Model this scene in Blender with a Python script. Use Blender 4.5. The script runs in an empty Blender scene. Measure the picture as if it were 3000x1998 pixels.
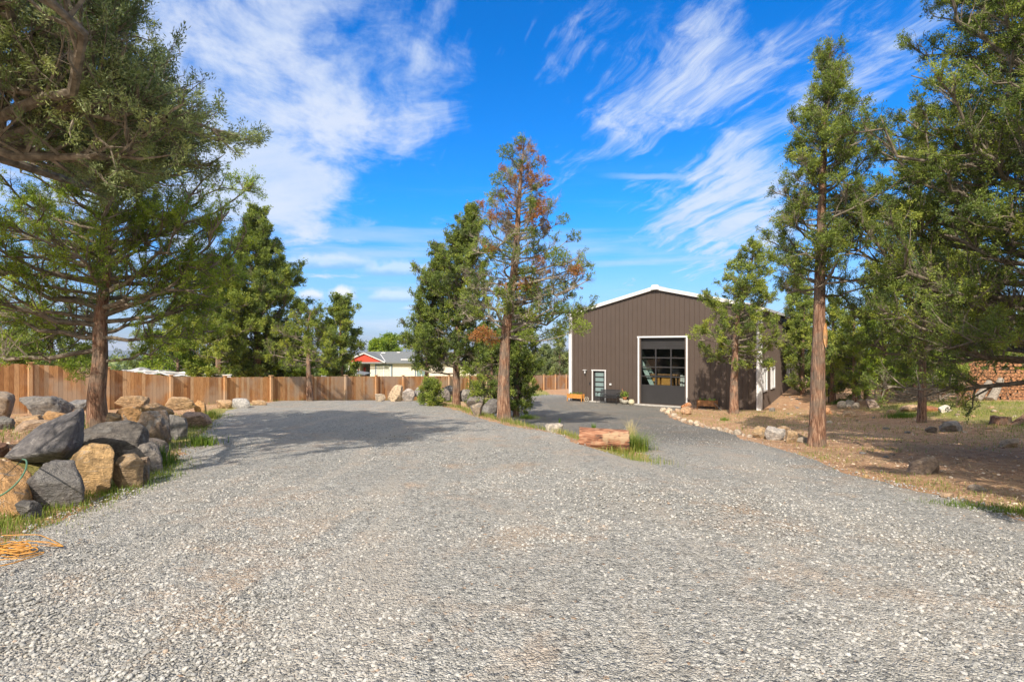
import bpy, bmesh, math, random
import numpy as np
from mathutils import Vector, Matrix

# ------------------------------------------------------------------ camera, sky, sun, exposure
SC = bpy.context.scene
COL = SC.collection
FOC = 1580.0          # focal length in photo pixels (3000 wide); horizon at row 1017
CX, HY = 1500.0, 1017.0
cam_d = bpy.data.cameras.new("camera"); cam = bpy.data.objects.new("camera", cam_d); COL.objects.link(cam)
cam_d.sensor_width = 36.0; cam_d.lens = 36.0 * FOC / 3000.0
cam_d.shift_y = (HY - 999.0) / 3000.0
cam_d.clip_start = 0.05; cam_d.clip_end = 12000.0
cam.location = (0, 0, 0); cam.rotation_euler = (math.pi / 2, 0, 0)
SC.camera = cam
SC.view_settings.view_transform = 'Standard'; SC.view_settings.look = 'None'
SC.view_settings.exposure = 0.36; SC.view_settings.gamma = 1.0
try: SC.view_settings.use_curve_mapping = False
except Exception: pass
SC.cycles.max_bounces = 8; SC.cycles.transparent_max_bounces = 12
SC.cycles.diffuse_bounces = 3; SC.cycles.glossy_bounces = 3; SC.cycles.transmission_bounces = 4
SC.cycles.use_denoising = True

SUN_EL = math.radians(41.0)
SUN_TO = Vector((0.30, 0.954, 0.0)).normalized()      # direction the light travels, on the ground
sdir = Vector((SUN_TO.x * math.cos(SUN_EL), SUN_TO.y * math.cos(SUN_EL), -math.sin(SUN_EL)))
sun_d = bpy.data.lights.new("sun", 'SUN'); sun_d.energy = 5.0; sun_d.angle = math.radians(0.53); sun_d.color = (1.0, 0.88, 0.74)
sun = bpy.data.objects.new("sun", sun_d); COL.objects.link(sun)
sun.rotation_euler = sdir.to_track_quat('-Z', 'Y').to_euler(); sun.location = (-30, -60, 60)

world = bpy.data.worlds.new("World"); SC.world = world; world.use_nodes = True

class NT:
    """tiny node helper"""
    def __init__(s, tree): s.t = tree; s.n = tree.nodes; s.l = tree.links
    def new(s, typ, **kw):
        n = s.n.new(typ)
        for k, v in kw.items(): setattr(n, k, v)
        return n
    def put(s, sock, v):
        if isinstance(v, bpy.types.NodeSocket): s.l.new(v, sock)
        elif v is not None:
            if isinstance(v, (tuple, list)) and len(v) == 3 and getattr(sock, 'type', '') == 'RGBA': v = (*v, 1.0)
            sock.default_value = v
    def m(s, op, a, b=None, c=None, clamp=False):
        n = s.n.new('ShaderNodeMath'); n.operation = op; n.use_clamp = clamp
        s.put(n.inputs[0], a)
        if b is not None: s.put(n.inputs[1], b)
        if c is not None: s.put(n.inputs[2], c)
        return n.outputs[0]
    def vm(s, op, a, b=None, sc=None):
        n = s.n.new('ShaderNodeVectorMath'); n.operation = op
        s.put(n.inputs[0], a)
        if b is not None: s.put(n.inputs[1], b)
        if sc is not None: s.put(n.inputs['Scale'], sc)
        return n.outputs['Value'] if op in ('DOT_PRODUCT', 'LENGTH', 'DISTANCE') else n.outputs[0]
    def mix(s, f, a, b, mode='MIX'):
        n = s.n.new('ShaderNodeMix'); n.data_type = 'RGBA'; n.blend_type = mode
        s.put(n.inputs[0], f); s.put(n.inputs[6], a); s.put(n.inputs[7], b); return n.outputs[2]
    def ramp(s, f, stops, interp='LINEAR'):
        n = s.n.new('ShaderNodeValToRGB'); r = n.color_ramp; r.interpolation = interp
        while len(r.elements) < len(stops): r.elements.new(0.5)
        for e, (p, c) in zip(r.elements, stops):
            e.position = p; e.color = (*c, 1.0) if isinstance(c, (tuple, list)) else (c, c, c, 1.0)
        s.put(n.inputs[0], f); return n.outputs[0]
    def noise(s, vec, scale, detail=3.0, rough=0.5, dist=0.0, out=0):
        n = s.n.new('ShaderNodeTexNoise'); s.put(n.inputs['Vector'], vec)
        n.inputs['Scale'].default_value = scale; n.inputs['Detail'].default_value = detail
        n.inputs['Roughness'].default_value = rough; n.inputs['Distortion'].default_value = dist
        return n.outputs[out]
    def voro(s, vec, scale, feature='F1', out='Distance', rand=1.0):
        n = s.n.new('ShaderNodeTexVoronoi'); n.feature = feature; s.put(n.inputs['Vector'], vec)
        n.inputs['Scale'].default_value = scale; n.inputs['Randomness'].default_value = rand
        return n.outputs[out]
    def sstep(s, v, a, b, lo=0.0, hi=1.0):
        n = s.n.new('ShaderNodeMapRange'); n.interpolation_type = 'SMOOTHSTEP'
        s.put(n.inputs[0], v); n.inputs[1].default_value = a; n.inputs[2].default_value = b
        n.inputs[3].default_value = lo; n.inputs[4].default_value = hi; return n.outputs[0]
    def comb(s, x, y, z):
        n = s.n.new('ShaderNodeCombineXYZ'); s.put(n.inputs[0], x); s.put(n.inputs[1], y); s.put(n.inputs[2], z); return n.outputs[0]
    def sep(s, v):
        n = s.n.new('ShaderNodeSeparateXYZ'); s.put(n.inputs[0], v); return n.outputs
    def obj(s): return s.n.new('ShaderNodeTexCoord').outputs['Object']
    def attr(s, name, out='Fac'):
        n = s.n.new('ShaderNodeAttribute'); n.attribute_name = name; return n.outputs[out]
    def bump(s, h, strength, dist):
        n = s.n.new('ShaderNodeBump'); n.inputs['Strength'].default_value = strength
        n.inputs['Distance'].default_value = dist; s.put(n.inputs['Height'], h); return n.outputs[0]

def build_sky():
    w = NT(world.node_tree); bg = w.n['Background']; bg.inputs[1].default_value = 0.1
    sky = w.new('ShaderNodeTexSky', sky_type='NISHITA', sun_disc=False)
    sky.sun_elevation = SUN_EL; sky.sun_rotation = math.atan2(-SUN_TO.x, -SUN_TO.y) % (2 * math.pi)
    D = w.new('ShaderNodeTexCoord').outputs['Generated']
    x, y, z = w.sep(D)
    zc = w.m('MAXIMUM', z, 0.0)
    tint = w.ramp(zc, [(0.0, (.24, .335, .58)), (.10, (.16, .345, .61)), (.25, (.050, .36, .70)), (.5, (.012, .33, .72)), (1.0, (.04, .33, .70))])
    base = w.mix(1.0, sky.outputs[0], w.vm('SCALE', tint, sc=2.62), 'MULTIPLY')
    # cloud layer: a high sheet seen in perspective (position on the sheet = direction / height)
    h = w.m('ADD', zc, 0.16)
    px = w.m('DIVIDE', x, h); py = w.m('DIVIDE', y, h)
    # rotate so that streaks run along one axis
    a = math.radians(19)
    s1 = w.m('ADD', w.m('MULTIPLY', px, math.cos(a)), w.m('MULTIPLY', py, math.sin(a)))
    s2 = w.m('ADD', w.m('MULTIPLY', px, -math.sin(a)), w.m('MULTIPLY', py, math.cos(a)))
    warp = w.noise(w.comb(px, py, 0.0), 1.3, 3, .55, out=1)
    wv = w.vm('SCALE', w.vm('SUBTRACT', warp, (.5, .5, .5)), sc=.9)
    P1 = w.vm('ADD', w.comb(w.m('MULTIPLY', s1, 1.0), w.m('MULTIPLY', s2, .30), 0.0), wv)
    n1 = w.noise(P1, 2.6, 8, .62)
    P2 = w.vm('ADD', w.comb(w.m('MULTIPLY', s1, 3.4), w.m('MULTIPLY', s2, .5), 3.0), w.vm('SCALE', wv, sc=1.1))
    n2 = w.noise(P2, 3.2, 6, .68)
    n3 = w.noise(w.comb(px, py, 5.0), 2.6, 8, .64, .35)
    def blob(ux, uy, r, wt):
        # direction of a cloud bank, as seen through the photo's rows and columns
        d = Vector(((ux - CX) / FOC, 1.0, (HY - uy) / FOC)).normalized()
        c = w.vm('DOT_PRODUCT', w.vm('NORMALIZE', D), tuple(d))
        return w.sstep(c, math.cos(r), 1.0, 0.0, wt)
    def total(lst):
        t = None
        for b in lst:
            v = blob(*b); t = v if t is None else w.m('ADD', t, v)
        return t
    left = total([(600, 110, .22, .26), (760, 330, .20, .30), (1080, 140, .20, .40), (1180, 300, .17, .34), (1330, 230, .10, .22), (880, 420, .14, .24),
                  (950, 620, .15, .30), (720, 620, .15, .46), (850, 560, .10, .25), (1050, 600, .10, .25), (560, 500, .16, .26), (1000, 780, .11, .2),
                  (200, 300, .3, .32), (200, 800, .3, .2), (-500, 300, .7, .3), (700, 60, .2, .12)])
    right = total([(1990, 285, .17, .34), (2140, 200, .13, .22), (1850, 120, .22, .20), (1700, 60, .14, .16), (1530, 200, .16, .15), (1500, 480, .14, .10), (2250, 60, .16, .10), (2130, 640, .15, .50),
                   (1980, 675, .12, .30), (2330, 500, .18, .30), (2640, 260, .18, .26), (3100, 600, .5, .2), (1840, 440, .10, .08)])
    cov1 = w.m('ADD', w.m('ADD', left, w.m('MULTIPLY', w.m('SUBTRACT', n3, .5), 2.9)), w.m('ADD', w.m('MULTIPLY', w.m('SUBTRACT', n1, .5), 2.4), w.m('MULTIPLY', w.m('SUBTRACT', n2, .5), .5)))
    c1 = w.sstep(cov1, .28, 1.45, 0.0, .88)
    cov2 = w.m('ADD', w.m('ADD', right, w.m('MULTIPLY', w.m('SUBTRACT', n2, .5), 2.4)), w.m('MULTIPLY', w.m('SUBTRACT', n1, .5), 2.6))
    c2 = w.sstep(cov2, .26, 1.30, 0.0, .88)
    cl = w.m('MAXIMUM', c1, c2)
    # unseen white cloud overhead and behind camera, added to fill and neutralise ambient light
    over = w.m('MAXIMUM', w.sstep(z, .66, .86), w.sstep(y, .1, -.35))
    oc = w.m('MULTIPLY', over, w.sstep(n3, .30, .52, .55, 1.0))
    # low bands and a faint veil near the horizon
    pb = w.noise(w.comb(w.m('MULTIPLY', x, 1.4), w.m('MULTIPLY', y, 1.0), w.m('MULTIPLY', z, 15.0)), 1.7, 5, .55)
    band = w.m('MULTIPLY', w.sstep(pb, .46, .72), w.sstep(zc, .34, .10, 0.0, .62))
    veil = w.sstep(zc, .22, .03, 0.0, .30)
    cl = w.m('MAXIMUM', cl, w.m('MAXIMUM', band, veil))
    # contrail
    e = w.m('DIVIDE', z, w.m('MAXIMUM', y, .05)); u = w.m('DIVIDE', x, w.m('MAXIMUM', y, .05))
    line = w.m('ABSOLUTE', w.m('SUBTRACT', w.m('ADD', e, w.m('MULTIPLY', w.m('SUBTRACT', n2, .5), .012)), w.m('ADD', .320, w.m('MULTIPLY', u, -.012))))
    tr = w.m('MULTIPLY', w.sstep(line, .0085, .001), w.m('MULTIPLY', w.sstep(u, .14, .25), w.sstep(u, .46, .36, 0.0, .38)))
    cl = w.m('MAXIMUM', cl, tr, clamp=True)
    ccol = w.mix(w.sstep(n3, .3, .75), (4.8, 5.9, 7.7), (6.4, 6.9, 7.9))
    c = w.mix(cl, base, ccol)
    c = w.mix(oc, c, (8.6, 8.2, 7.6))
    # small cumulus low on the left of centre
    def cum(ux, uy, rw, rh, seed):
        du = w.m('DIVIDE', w.m('SUBTRACT', u, (ux - CX) / FOC), rw / FOC); dv = w.m('DIVIDE', w.m('SUBTRACT', e, (HY - uy) / FOC), rh / FOC)
        nn = w.noise(w.comb(w.m('MULTIPLY', u, 30.0), w.m('MULTIPLY', e, 34.0), seed), 1.0, 5, .55)
        rr = w.m('SQRT', w.m('ADD', w.m('MULTIPLY', du, du), w.m('MULTIPLY', dv, dv)))
        body = w.sstep(w.m('ADD', rr, w.m('MULTIPLY', w.m('SUBTRACT', nn, .5), 1.3)), 1.15, .45)
        flat = w.sstep(dv, -.75, -.35)
        return w.m('MULTIPLY', w.m('MULTIPLY', body, flat), w.sstep(y, .0, .1)), w.sstep(w.m('ADD', dv, w.m('MULTIPLY', w.m('SUBTRACT', nn, .5), .8)), -.45, .25)
    for (ux, uy, rw, rh, sd, op) in ((1008, 866, 44, 32, 1.0, .95), (915, 868, 50, 26, 4.0, .8), (1160, 872, 90, 26, 7.0, .5), (1230, 905, 60, 10, 9.0, .4), (960, 772, 170, 30, 12.0, .45), (1170, 792, 130, 30, 14.0, .5)):
        mk, sh = cum(ux, uy, rw, rh, sd)
        c = w.mix(w.m('MULTIPLY', mk, op), c, w.mix(sh, (3.0, 4.6, 7.0), (7.5, 7.7, 8.1)))
    w.l.new(c, bg.inputs[0])
build_sky()

# ------------------------------------------------------------------ noise, terrain
def vnoise(P, seed=0):
    P = np.asarray(P, float); I = np.floor(P).astype(np.int64); F = P - I; F = F * F * (3 - 2 * F)
    def hsh(i, j, k):
        h = (i * 374761393 + j * 668265263 + k * 2147483647 * 3 + seed * 974634777) & 0xffffffff
        h = ((h ^ (h >> 13)) * 1274126177) & 0xffffffff
        h = (h ^ (h >> 16)) & 0xffffffff
        return h / 4294967295.0
    i, j, k = I[..., 0], I[..., 1], I[..., 2]; r = 0
    for a in (0, 1):
        wa = F[..., 0] if a else 1 - F[..., 0]
        for b in (0, 1):
            wb = F[..., 1] if b else 1 - F[..., 1]
            for c in (0, 1):
                wc = F[..., 2] if c else 1 - F[..., 2]
                r = r + wa * wb * wc * hsh(i + a, j + b, k + c)
    return r * 2 - 1
def fbm(P, octaves=4, seed=0, rough=.5):
    P = np.asarray(P, float); s = 0; a = 1.0; t = 0
    for o in range(octaves):
        s = s + a * vnoise(P * (2.03 ** o) + 13.7 * o, seed + o); t += a; a *= rough
    return s / t
def n2(x, y, sc, seed=0, octv=3):
    P = np.stack([np.asarray(x, float) * sc, np.asarray(y, float) * sc, np.zeros_like(np.asarray(x, float)) + .5], -1)
    return fbm(P, octv, seed)
def S(t): t = np.clip(t, 0, 1); return t * t * (3 - 2 * t)

def bank_x(y): return np.interp(y, [-10, 5, 10.3, 13.7, 17.7, 23, 29, 36, 60], [4.2, 3.4, 2.3, 1.73, .0, -1.6, -4.2, -7.0, -17.0])
def toe_x(y): return np.interp(y, [-10, 5, 8, 9.9, 16.3, 24, 28, 40], [-5.4, -5.6, -5.5, -6.5, -9.2, -11.6, -13.2, -16.0])
def G(x, y):
    x = np.asarray(x, float); y = np.asarray(y, float); yy = np.maximum(y, -8)
    pad = np.where(yy < 28, -(1.6 + .043 * yy), np.where(yy < 36.5, -2.804 - .095 * (yy - 28), -3.61 - .054 * (yy - 36.5)))
    low = np.where(yy < 32, -(1.55 + .067 * yy), np.where(yy < 45, -3.694 - .004 * (yy - 32), -3.75 - .055 * (yy - 45)))
    right = np.where(yy < 60, low + S((x - 13.5) / 9.0) * .022 * np.clip(yy, 0, 32), low)
    w = S((bank_x(yy) - x) / np.interp(yy, [0, 9, 15], [5.0, 2.4, 1.3]) + .5)
    z = right * (1 - w) + pad * w
    berm = S((toe_x(yy) - x) / 1.4) * np.interp(yy, [2, 5, 8, 14, 19], [.25, .35, .42, .30, 0])
    z = z + berm
    r = np.hypot(x, y)
    z = np.where(r > 70, np.maximum(z, -5.2) * 0 + (-5.2 - .020 * (r - 70)), z) * S((r - 62) / 14) + z * (1 - S((r - 62) / 14)) if True else z
    nat = 1.0
    z = z + .035 * n2(x, y, .35, 5) + .012 * n2(x, y, 1.7, 6)
    return z
def ray(px, py): return ((px - CX) / FOC, (HY - py) / FOC)
_ys = np.concatenate([np.arange(1.2, 30, .01), np.arange(30, 140, .05)])
def hit(px, py, lift=0.0):
    """where the ground lies that the photo shows at this row and column"""
    u, v = ray(px, py); g = G(u * _ys, _ys) + lift; k = np.argmax(v * _ys <= g)
    Y = _ys[k]; return float(u * Y), float(Y), float(g[k])
def gz(x, y): return float(G(x, y))

# ------------------------------------------------------------------ mesh building
class Acc:
    """collects vertices, faces and a per-vertex tint, then links them as ONE mesh object"""
    def __init__(s): s.v = []; s.f = []; s.t = []; s.n = 0; s.mi = []
    def add(s, V, F, tint=.5, mi=0):
        V = np.asarray(V, float).reshape(-1, 3); F = np.asarray(F, np.int64)
        s.v.append(V); s.f.append(F + s.n); s.mi.append(np.full(len(F), mi)); s.n += len(V)
        s.t.append(np.broadcast_to(np.asarray(tint, float), (len(V),)).copy() if np.ndim(tint) == 0 else np.asarray(tint, float))
    def box(s, c, d, R=None, tint=.5, mi=0, taper=1.0):
        c = np.asarray(c, float); h = np.asarray(d, float) / 2
        q = np.array([(-1, -1, -1), (1, -1, -1), (1, 1, -1), (-1, 1, -1), (-1, -1, 1), (1, -1, 1), (1, 1, 1), (-1, 1, 1)], float) * h
        q[4:, :2] *= taper
        if R is not None: q = q @ np.asarray(R.to_3x3() if hasattr(R, 'to_3x3') else R).T
        s.add(q + c, [(0, 3, 2, 1), (4, 5, 6, 7), (0, 1, 5, 4), (1, 2, 6, 5), (2, 3, 7, 6), (3, 0, 4, 7)], tint, mi)
    def bar(s, a, b, wx, wy, tint=.5, mi=0):
        a = Vector(a); b = Vector(b); d = b - a; R = d.to_track_quat('Z', 'Y').to_matrix()
        s.box(tuple((a + b) / 2), (wx, wy, d.length), R, tint, mi)
    def tube(s, pts, rad, n=6, tint=.5, mi=0, cap=True):
        P = np.asarray(pts, float); m = len(P); rad = np.broadcast_to(np.asarray(rad, float), (m,))
        T = np.gradient(P, axis=0); T /= np.linalg.norm(T, axis=1)[:, None] + 1e-9
        ref = np.array([0, 0, 1.0]) if abs(T[0, 2]) < .8 else np.array([1.0, 0, 0])
        A = np.cross(T, ref); A /= np.linalg.norm(A, axis=1)[:, None] + 1e-9; B = np.cross(T, A)
        th = np.arange(n) * 2 * np.pi / n
        V = P[:, None] + rad[:, None, None] * (np.cos(th)[None, :, None] * A[:, None] + np.sin(th)[None, :, None] * B[:, None])
        i = np.arange(m - 1)[:, None] * n; j = np.arange(n)[None]; k = (j + 1) % n
        F = np.stack([i + j, i + k, i + n + k, i + n + j], -1).reshape(-1, 4)
        s.add(V.reshape(-1, 3), F, tint, mi)
        if cap:
            for r0 in (0, m - 1):
                c = len(V.reshape(-1, 3)); b = s.n - m * n
                s.v.append(P[r0][None]); s.t.append(np.array([tint if np.ndim(tint) == 0 else .5])); ci = s.n; s.n += 1
                jj = np.arange(n); kk = (jj + 1) % n; o = b + r0 * n
                f = np.stack([np.full(n, ci), o + (kk if r0 == 0 else jj), o + (jj if r0 == 0 else kk)], -1)
                s.f.append(f); s.mi.append(np.full(n, mi))
    def cyl(s, a, b, r0, r1=None, n=16, tint=.5, mi=0): s.tube([a, b], [r0, r0 if r1 is None else r1], n, tint, mi)
    def lathe(s, c, prof, n=20, tint=.5, mi=0):
        c = np.asarray(c, float); th = np.arange(n) * 2 * np.pi / n
        V = np.array([[(r * math.cos(t), r * math.sin(t), z) for t in th] for r, z in prof]) + c
        m = len(prof); i = np.arange(m - 1)[:, None] * n; j = np.arange(n)[None]; k = (j + 1) % n
        s.add(V.reshape(-1, 3), np.stack([i + j, i + k, i + n + k, i + n + j], -1).reshape(-1, 4), tint, mi)
    def mesh(s, name, mats, smooth=False, tint=True):
        me = bpy.data.meshes.new(name)
        V = np.concatenate(s.v); nl = [f.shape[1] for f in s.f for _ in range(1)]
        loops = np.concatenate([f.reshape(-1) for f in s.f]); tot = np.concatenate([np.full(len(f), f.shape[1]) for f in s.f])
        me.vertices.add(len(V)); me.vertices.foreach_set('co', V.astype(np.float32).ravel())
        me.loops.add(len(loops)); me.loops.foreach_set('vertex_index', loops.astype(np.int32))
        me.polygons.add(len(tot)); st = np.concatenate([[0], np.cumsum(tot)[:-1]])
        me.polygons.foreach_set('loop_start', st.astype(np.int32))
        try: me.polygons.foreach_set('loop_total', tot.astype(np.int32))
        except Exception: pass
        for m in (mats if isinstance(mats, (list, tuple)) else [mats]): me.materials.append(m)
        me.polygons.foreach_set('material_index', np.concatenate(s.mi).astype(np.int32))
        me.polygons.foreach_set('use_smooth', np.full(len(tot), smooth))
        if tint:
            at = me.attributes.new('tint', 'FLOAT', 'POINT'); at.data.foreach_set('value', np.concatenate(s.t).astype(np.float32))
        me.update(calc_edges=True); me.validate(); return me
    def build(s, name, mats, parent=None, smooth=False):
        o = bpy.data.objects.new(name, s.mesh(name, mats, smooth)); COL.objects.link(o)
        if parent is not None: o.parent = parent
        return o
def tag(o, label=None, cat=None, group=None, kind=None):
    if label: o['label'] = label
    if cat: o['category'] = cat
    if group: o['group'] = group
    if kind: o['kind'] = kind
    return o
def thing(name, label, cat, loc=(0, 0, 0), rz=0.0, group=None):
    o = bpy.data.objects.new(name, None); COL.objects.link(o); o.location = loc; o.rotation_euler = (0, 0, rz); o.empty_display_size = .2
    return tag(o, label, cat, group)
def bevel(o, w=.01, seg=2, ang=40):
    m = o.modifiers.new('bevel', 'BEVEL'); m.width = w; m.segments = seg; m.limit_method = 'ANGLE'; m.angle_limit = math.radians(ang); return o
def dup(src, loc, rz, scale=None, label=None):
    def cp(o, par):
        c = o.copy(); COL.objects.link(c)
        if par is not None: c.parent = par
        for ch in [k for k in kids.get(o.name, [])]: cp(ch, c)
        return c
    kids = {}
    for o in list(src.children_recursive): kids.setdefault(o.parent.name, []).append(o)
    r = cp(src, None); r.location = loc; r.rotation_euler = (0, 0, rz)
    if scale: r.scale = scale
    if label: r['label'] = label
    return r

# ------------------------------------------------------------------ materials
def new_mat(name):
    m = bpy.data.materials.new(name); m.use_nodes = True; t = NT(m.node_tree); b = t.n['Principled BSDF']
    return m, t, b
def simple(name, col, rough=.6, metal=0.0, var=.12, scale=6.0, bump=0.0, bscale=40.0, spec=.5):
    m, t, b = new_mat(name); o = t.obj()
    f = t.noise(o, scale, 5, .6)
    c2 = tuple(max(0, c * (1 - var * 2)) for c in col); c3 = tuple(min(1, c * (1 + var)) for c in col)
    t.put(b.inputs['Base Color'], t.mix(t.sstep(f, .3, .7), c2, c3))
    b.inputs['Roughness'].default_value = rough; b.inputs['Metallic'].default_value = metal
    b.inputs['Specular IOR Level'].default_value = spec
    if bump: t.put(b.inputs['Normal'], t.bump(t.noise(o, bscale, 4, .6), bump, .01))
    return m
MAT = {}
def leaf_mat(name, dark, mid, light, extra=(.35, .16, .06), trans=.3):
    m, t, b = new_mat(name); ti = t.attr('tint')
    c = t.ramp(ti, [(0.0, dark), (.45, mid), (.85, light), (.93, extra), (1.0, extra)])
    o = t.obj(); c = t.mix(t.sstep(t.noise(o, .9, 3, .6), .35, .7, 0.0, .55), c, t.mix(1.0, c, (1.35, 1.2, .62), 'MULTIPLY'))
    t.put(b.inputs['Base Color'], c); b.inputs['Roughness'].default_value = .55; b.inputs['Specular IOR Level'].default_value = .35
    tr = t.new('ShaderNodeBsdfTranslucent'); t.put(tr.inputs[0], t.mix(1.0, c, (1.2, 1.3, .6), 'MULTIPLY'))
    mx = t.new('ShaderNodeMixShader'); mx.inputs[0].default_value = trans
    out = t.n['Material Output']; t.l.new(b.outputs[0], mx.inputs[1]); t.l.new(tr.outputs[0], mx.inputs[2]); t.l.new(mx.outputs[0], out.inputs[0])
    return m
MAT['leaf'] = leaf_mat('juniper_foliage', (.055, .088, .030), (.150, .215, .048), (.31, .38, .070), trans=.26)
MAT['leaf_blue'] = leaf_mat('juniper_foliage_bluish', (.070, .105, .060), (.175, .235, .110), (.33, .40, .20), trans=.26)
MAT['leaf_bright'] = leaf_mat('bright_foliage', (.050, .095, .018), (.145, .235, .030), (.28, .39, .045), trans=.26)
MAT['grass'] = leaf_mat('grass_blades', (.055, .115, .018), (.12, .21, .03), (.30, .32, .09), (.50, .42, .24), .35)
MAT['dry'] = leaf_mat('dry_grass_blades', (.16, .14, .05), (.36, .30, .14), (.62, .55, .36), (.62, .55, .36), .3)
def bark_mat(name, c_dark, c_mid, c_lit, sc=1.0):
    m, t, b = new_mat(name); o = t.obj(); x, y, z = t.sep(o)
    v = t.comb(t.m('MULTIPLY', x, 1.0), t.m('MULTIPLY', y, 1.0), t.m('MULTIPLY', z, .12))
    f = t.noise(v, 22 * sc, 8, .72, .5); f2 = t.noise(o, 2.2, 3, .6); f3 = t.noise(v, 70 * sc, 3, .6)
    c = t.ramp(f, [(.36, c_dark), (.48, c_mid), (.62, c_lit)])
    c = t.mix(t.sstep(f2, .42, .62, 0.0, .65), c, t.mix(t.m('MULTIPLY', f3, .9), (.30, .26, .21), (.10, .085, .07)))
    t.put(b.inputs['Base Color'], c); b.inputs['Roughness'].default_value = .9; b.inputs['Specular IOR Level'].default_value = .15
    t.put(b.inputs['Normal'], t.bump(t.m('ADD', f, t.m('MULTIPLY', f3, .4)), 1.0, .07)); return m
MAT['bark'] = bark_mat('juniper_bark', (.055, .032, .022), (.26, .14, .09), (.52, .35, .24))
MAT['twig'] = simple('grey_twigs', (.22, .19, .15), .9, var=.25, scale=9, spec=.1)
MAT['dead'] = simple('dead_grey_wood', (.30, .265, .22), .9, var=.25, scale=14, bump=.4, spec=.1)
# ------------------------------------------------------------------ ground and driveway
def ground_mat():
    m, t, b = new_mat('dry_soil'); o = t.obj()
    g = t.attr('tint')
    big = t.noise(o, .45, 5, .6); mid = t.noise(o, 3.2, 5, .65); fine = t.noise(o, 26, 4, .7); vf = t.noise(o, 90, 3, .7)
    c = t.ramp(mid, [(.25, (.26, .14, .078)), (.5, (.47, .27, .155)), (.75, (.64, .42, .26))])
    c = t.mix(t.sstep(big, .4, .65, 0.0, .55), c, (.42, .30, .19))
    c = t.mix(t.sstep(vf, .52, .68, 0.0, .75), c, (.56, .46, .34)); c = t.mix(t.sstep(fine, .58, .74, 0.0, .6), c, (.16, .10, .06))
    # needle litter and short growth where the site has it
    gm = t.sstep(t.m('ADD', t.m('MULTIPLY', g, 1.3), t.m('MULTIPLY', t.m('SUBTRACT', mid, .5), 1.4)), .45, .85)
    gc = t.ramp(t.noise(o, 12, 5, .7), [(.3, (.12, .17, .035)), (.55, (.30, .30, .09)), (.75, (.46, .40, .20))])
    c = t.mix(t.m('MULTIPLY', gm, .85), c, gc)
    t.put(b.inputs['Base Color'], c); b.inputs['Roughness'].default_value = .95; b.inputs['Specular IOR Level'].default_value = .1
    h = t.m('ADD', t.m('MULTIPLY', fine, .6), t.m('ADD', t.m('MULTIPLY', vf, .35), t.m('MULTIPLY', mid, 1.5)))
    t.put(b.inputs['Normal'], t.bump(h, 1.0, .05)); return m
def gravel_mat():
    m, t, b = new_mat('crushed_gravel'); o = t.obj()
    x, y, z = t.sep(o); w = t.vm('ADD', o, t.vm('SCALE', t.vm('SUBTRACT', t.noise(o, 14, 2, .5, out=1), (.5, .5, .5)), sc=.03))
    p = t.comb(t.sep(w)[0], t.sep(w)[1], 0.0)
    d1 = t.voro(p, 36, out='Distance'); c1 = t.voro(p, 36, out='Color'); d2 = t.voro(p, 84, out='Distance'); c2 = t.voro(p, 84, out='Color')
    r1, g1, b1 = t.sep(c1); r2, g2, b2 = t.sep(c2)
    stone = t.ramp(r1, [(0.0, (.17, .173, .17)), (.30, (.34, .345, .325)), (.66, (.50, .50, .47)), (.9, (.56, .555, .52)), (1.0, (.63, .62, .58))])
    small = t.ramp(r2, [(0.0, (.23, .23, .215)), (.5, (.46, .455, .42)), (.85, (.57, .56, .52)), (1.0, (.76, .75, .70))])
    stone = t.mix(t.sstep(g1, .975, .985), stone, (.46, .33, .23))
    use = t.sstep(t.noise(p, 22, 3, .6), .42, .56)
    c = t.mix(use, small, stone)
    fines = (.40, .36, .305)
    low = t.noise(p, .55, 4, .6); l2 = t.noise(p, 2.6, 4, .65)
    patch = t.sstep(t.m('ADD', low, t.m('MULTIPLY', t.m('SUBTRACT', l2, .5), .8)), .50, .72, 0.0, .72)
    c = t.mix(patch, c, t.mix(.5, c, (.62, .46, .33)))
    tan = t.sstep(t.noise(t.vm('ADD', p, (9.0, 3.0, 0.0)), .8, 5, .62), .56, .70, 0.0, .8)
    c = t.mix(tan, c, t.mix(t.m('MULTIPLY', d2, .9), (.58, .40, .25), c))
    sl = t.noise(p, 7.0, 4, .7); c = t.mix(1.0, c, t.vm('SCALE', (1.0, 1.0, 1.0), sc=t.sstep(sl, .25, .75, .80, 1.2)), 'MULTIPLY')
    rut = t.noise(t.vm('MULTIPLY', p, (1.0, .16, 1.0)), 1.5, 4, .6, .6); c = t.mix(t.sstep(rut, .48, .64, 0.0, .5), c, (.56, .52, .455))
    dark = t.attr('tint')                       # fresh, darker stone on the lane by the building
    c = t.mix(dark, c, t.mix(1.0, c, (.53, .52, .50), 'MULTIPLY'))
    t.put(b.inputs['Base Color'], c); b.inputs['Roughness'].default_value = .85; b.inputs['Specular IOR Level'].default_value = .25
    dome = t.m('SUBTRACT', 1.0, t.m('MULTIPLY', d1, 1.5)); dome2 = t.m('SUBTRACT', 1.0, t.m('MULTIPLY', d2, 1.5))
    h = t.m('ADD', t.m('MULTIPLY', t.m('MULTIPLY', dome, use), 1.0), t.m('MULTIPLY', dome2, .5))
    h = t.m('ADD', h, t.m('MULTIPLY', r1, .8)); h = t.m('ADD', h, t.m('MULTIPLY', sl, .8))
    t.put(b.inputs['Normal'], t.bump(h, 1.0, .029)); return m
MAT['soil'] = ground_mat(); MAT['gravel'] = gravel_mat()

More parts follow.
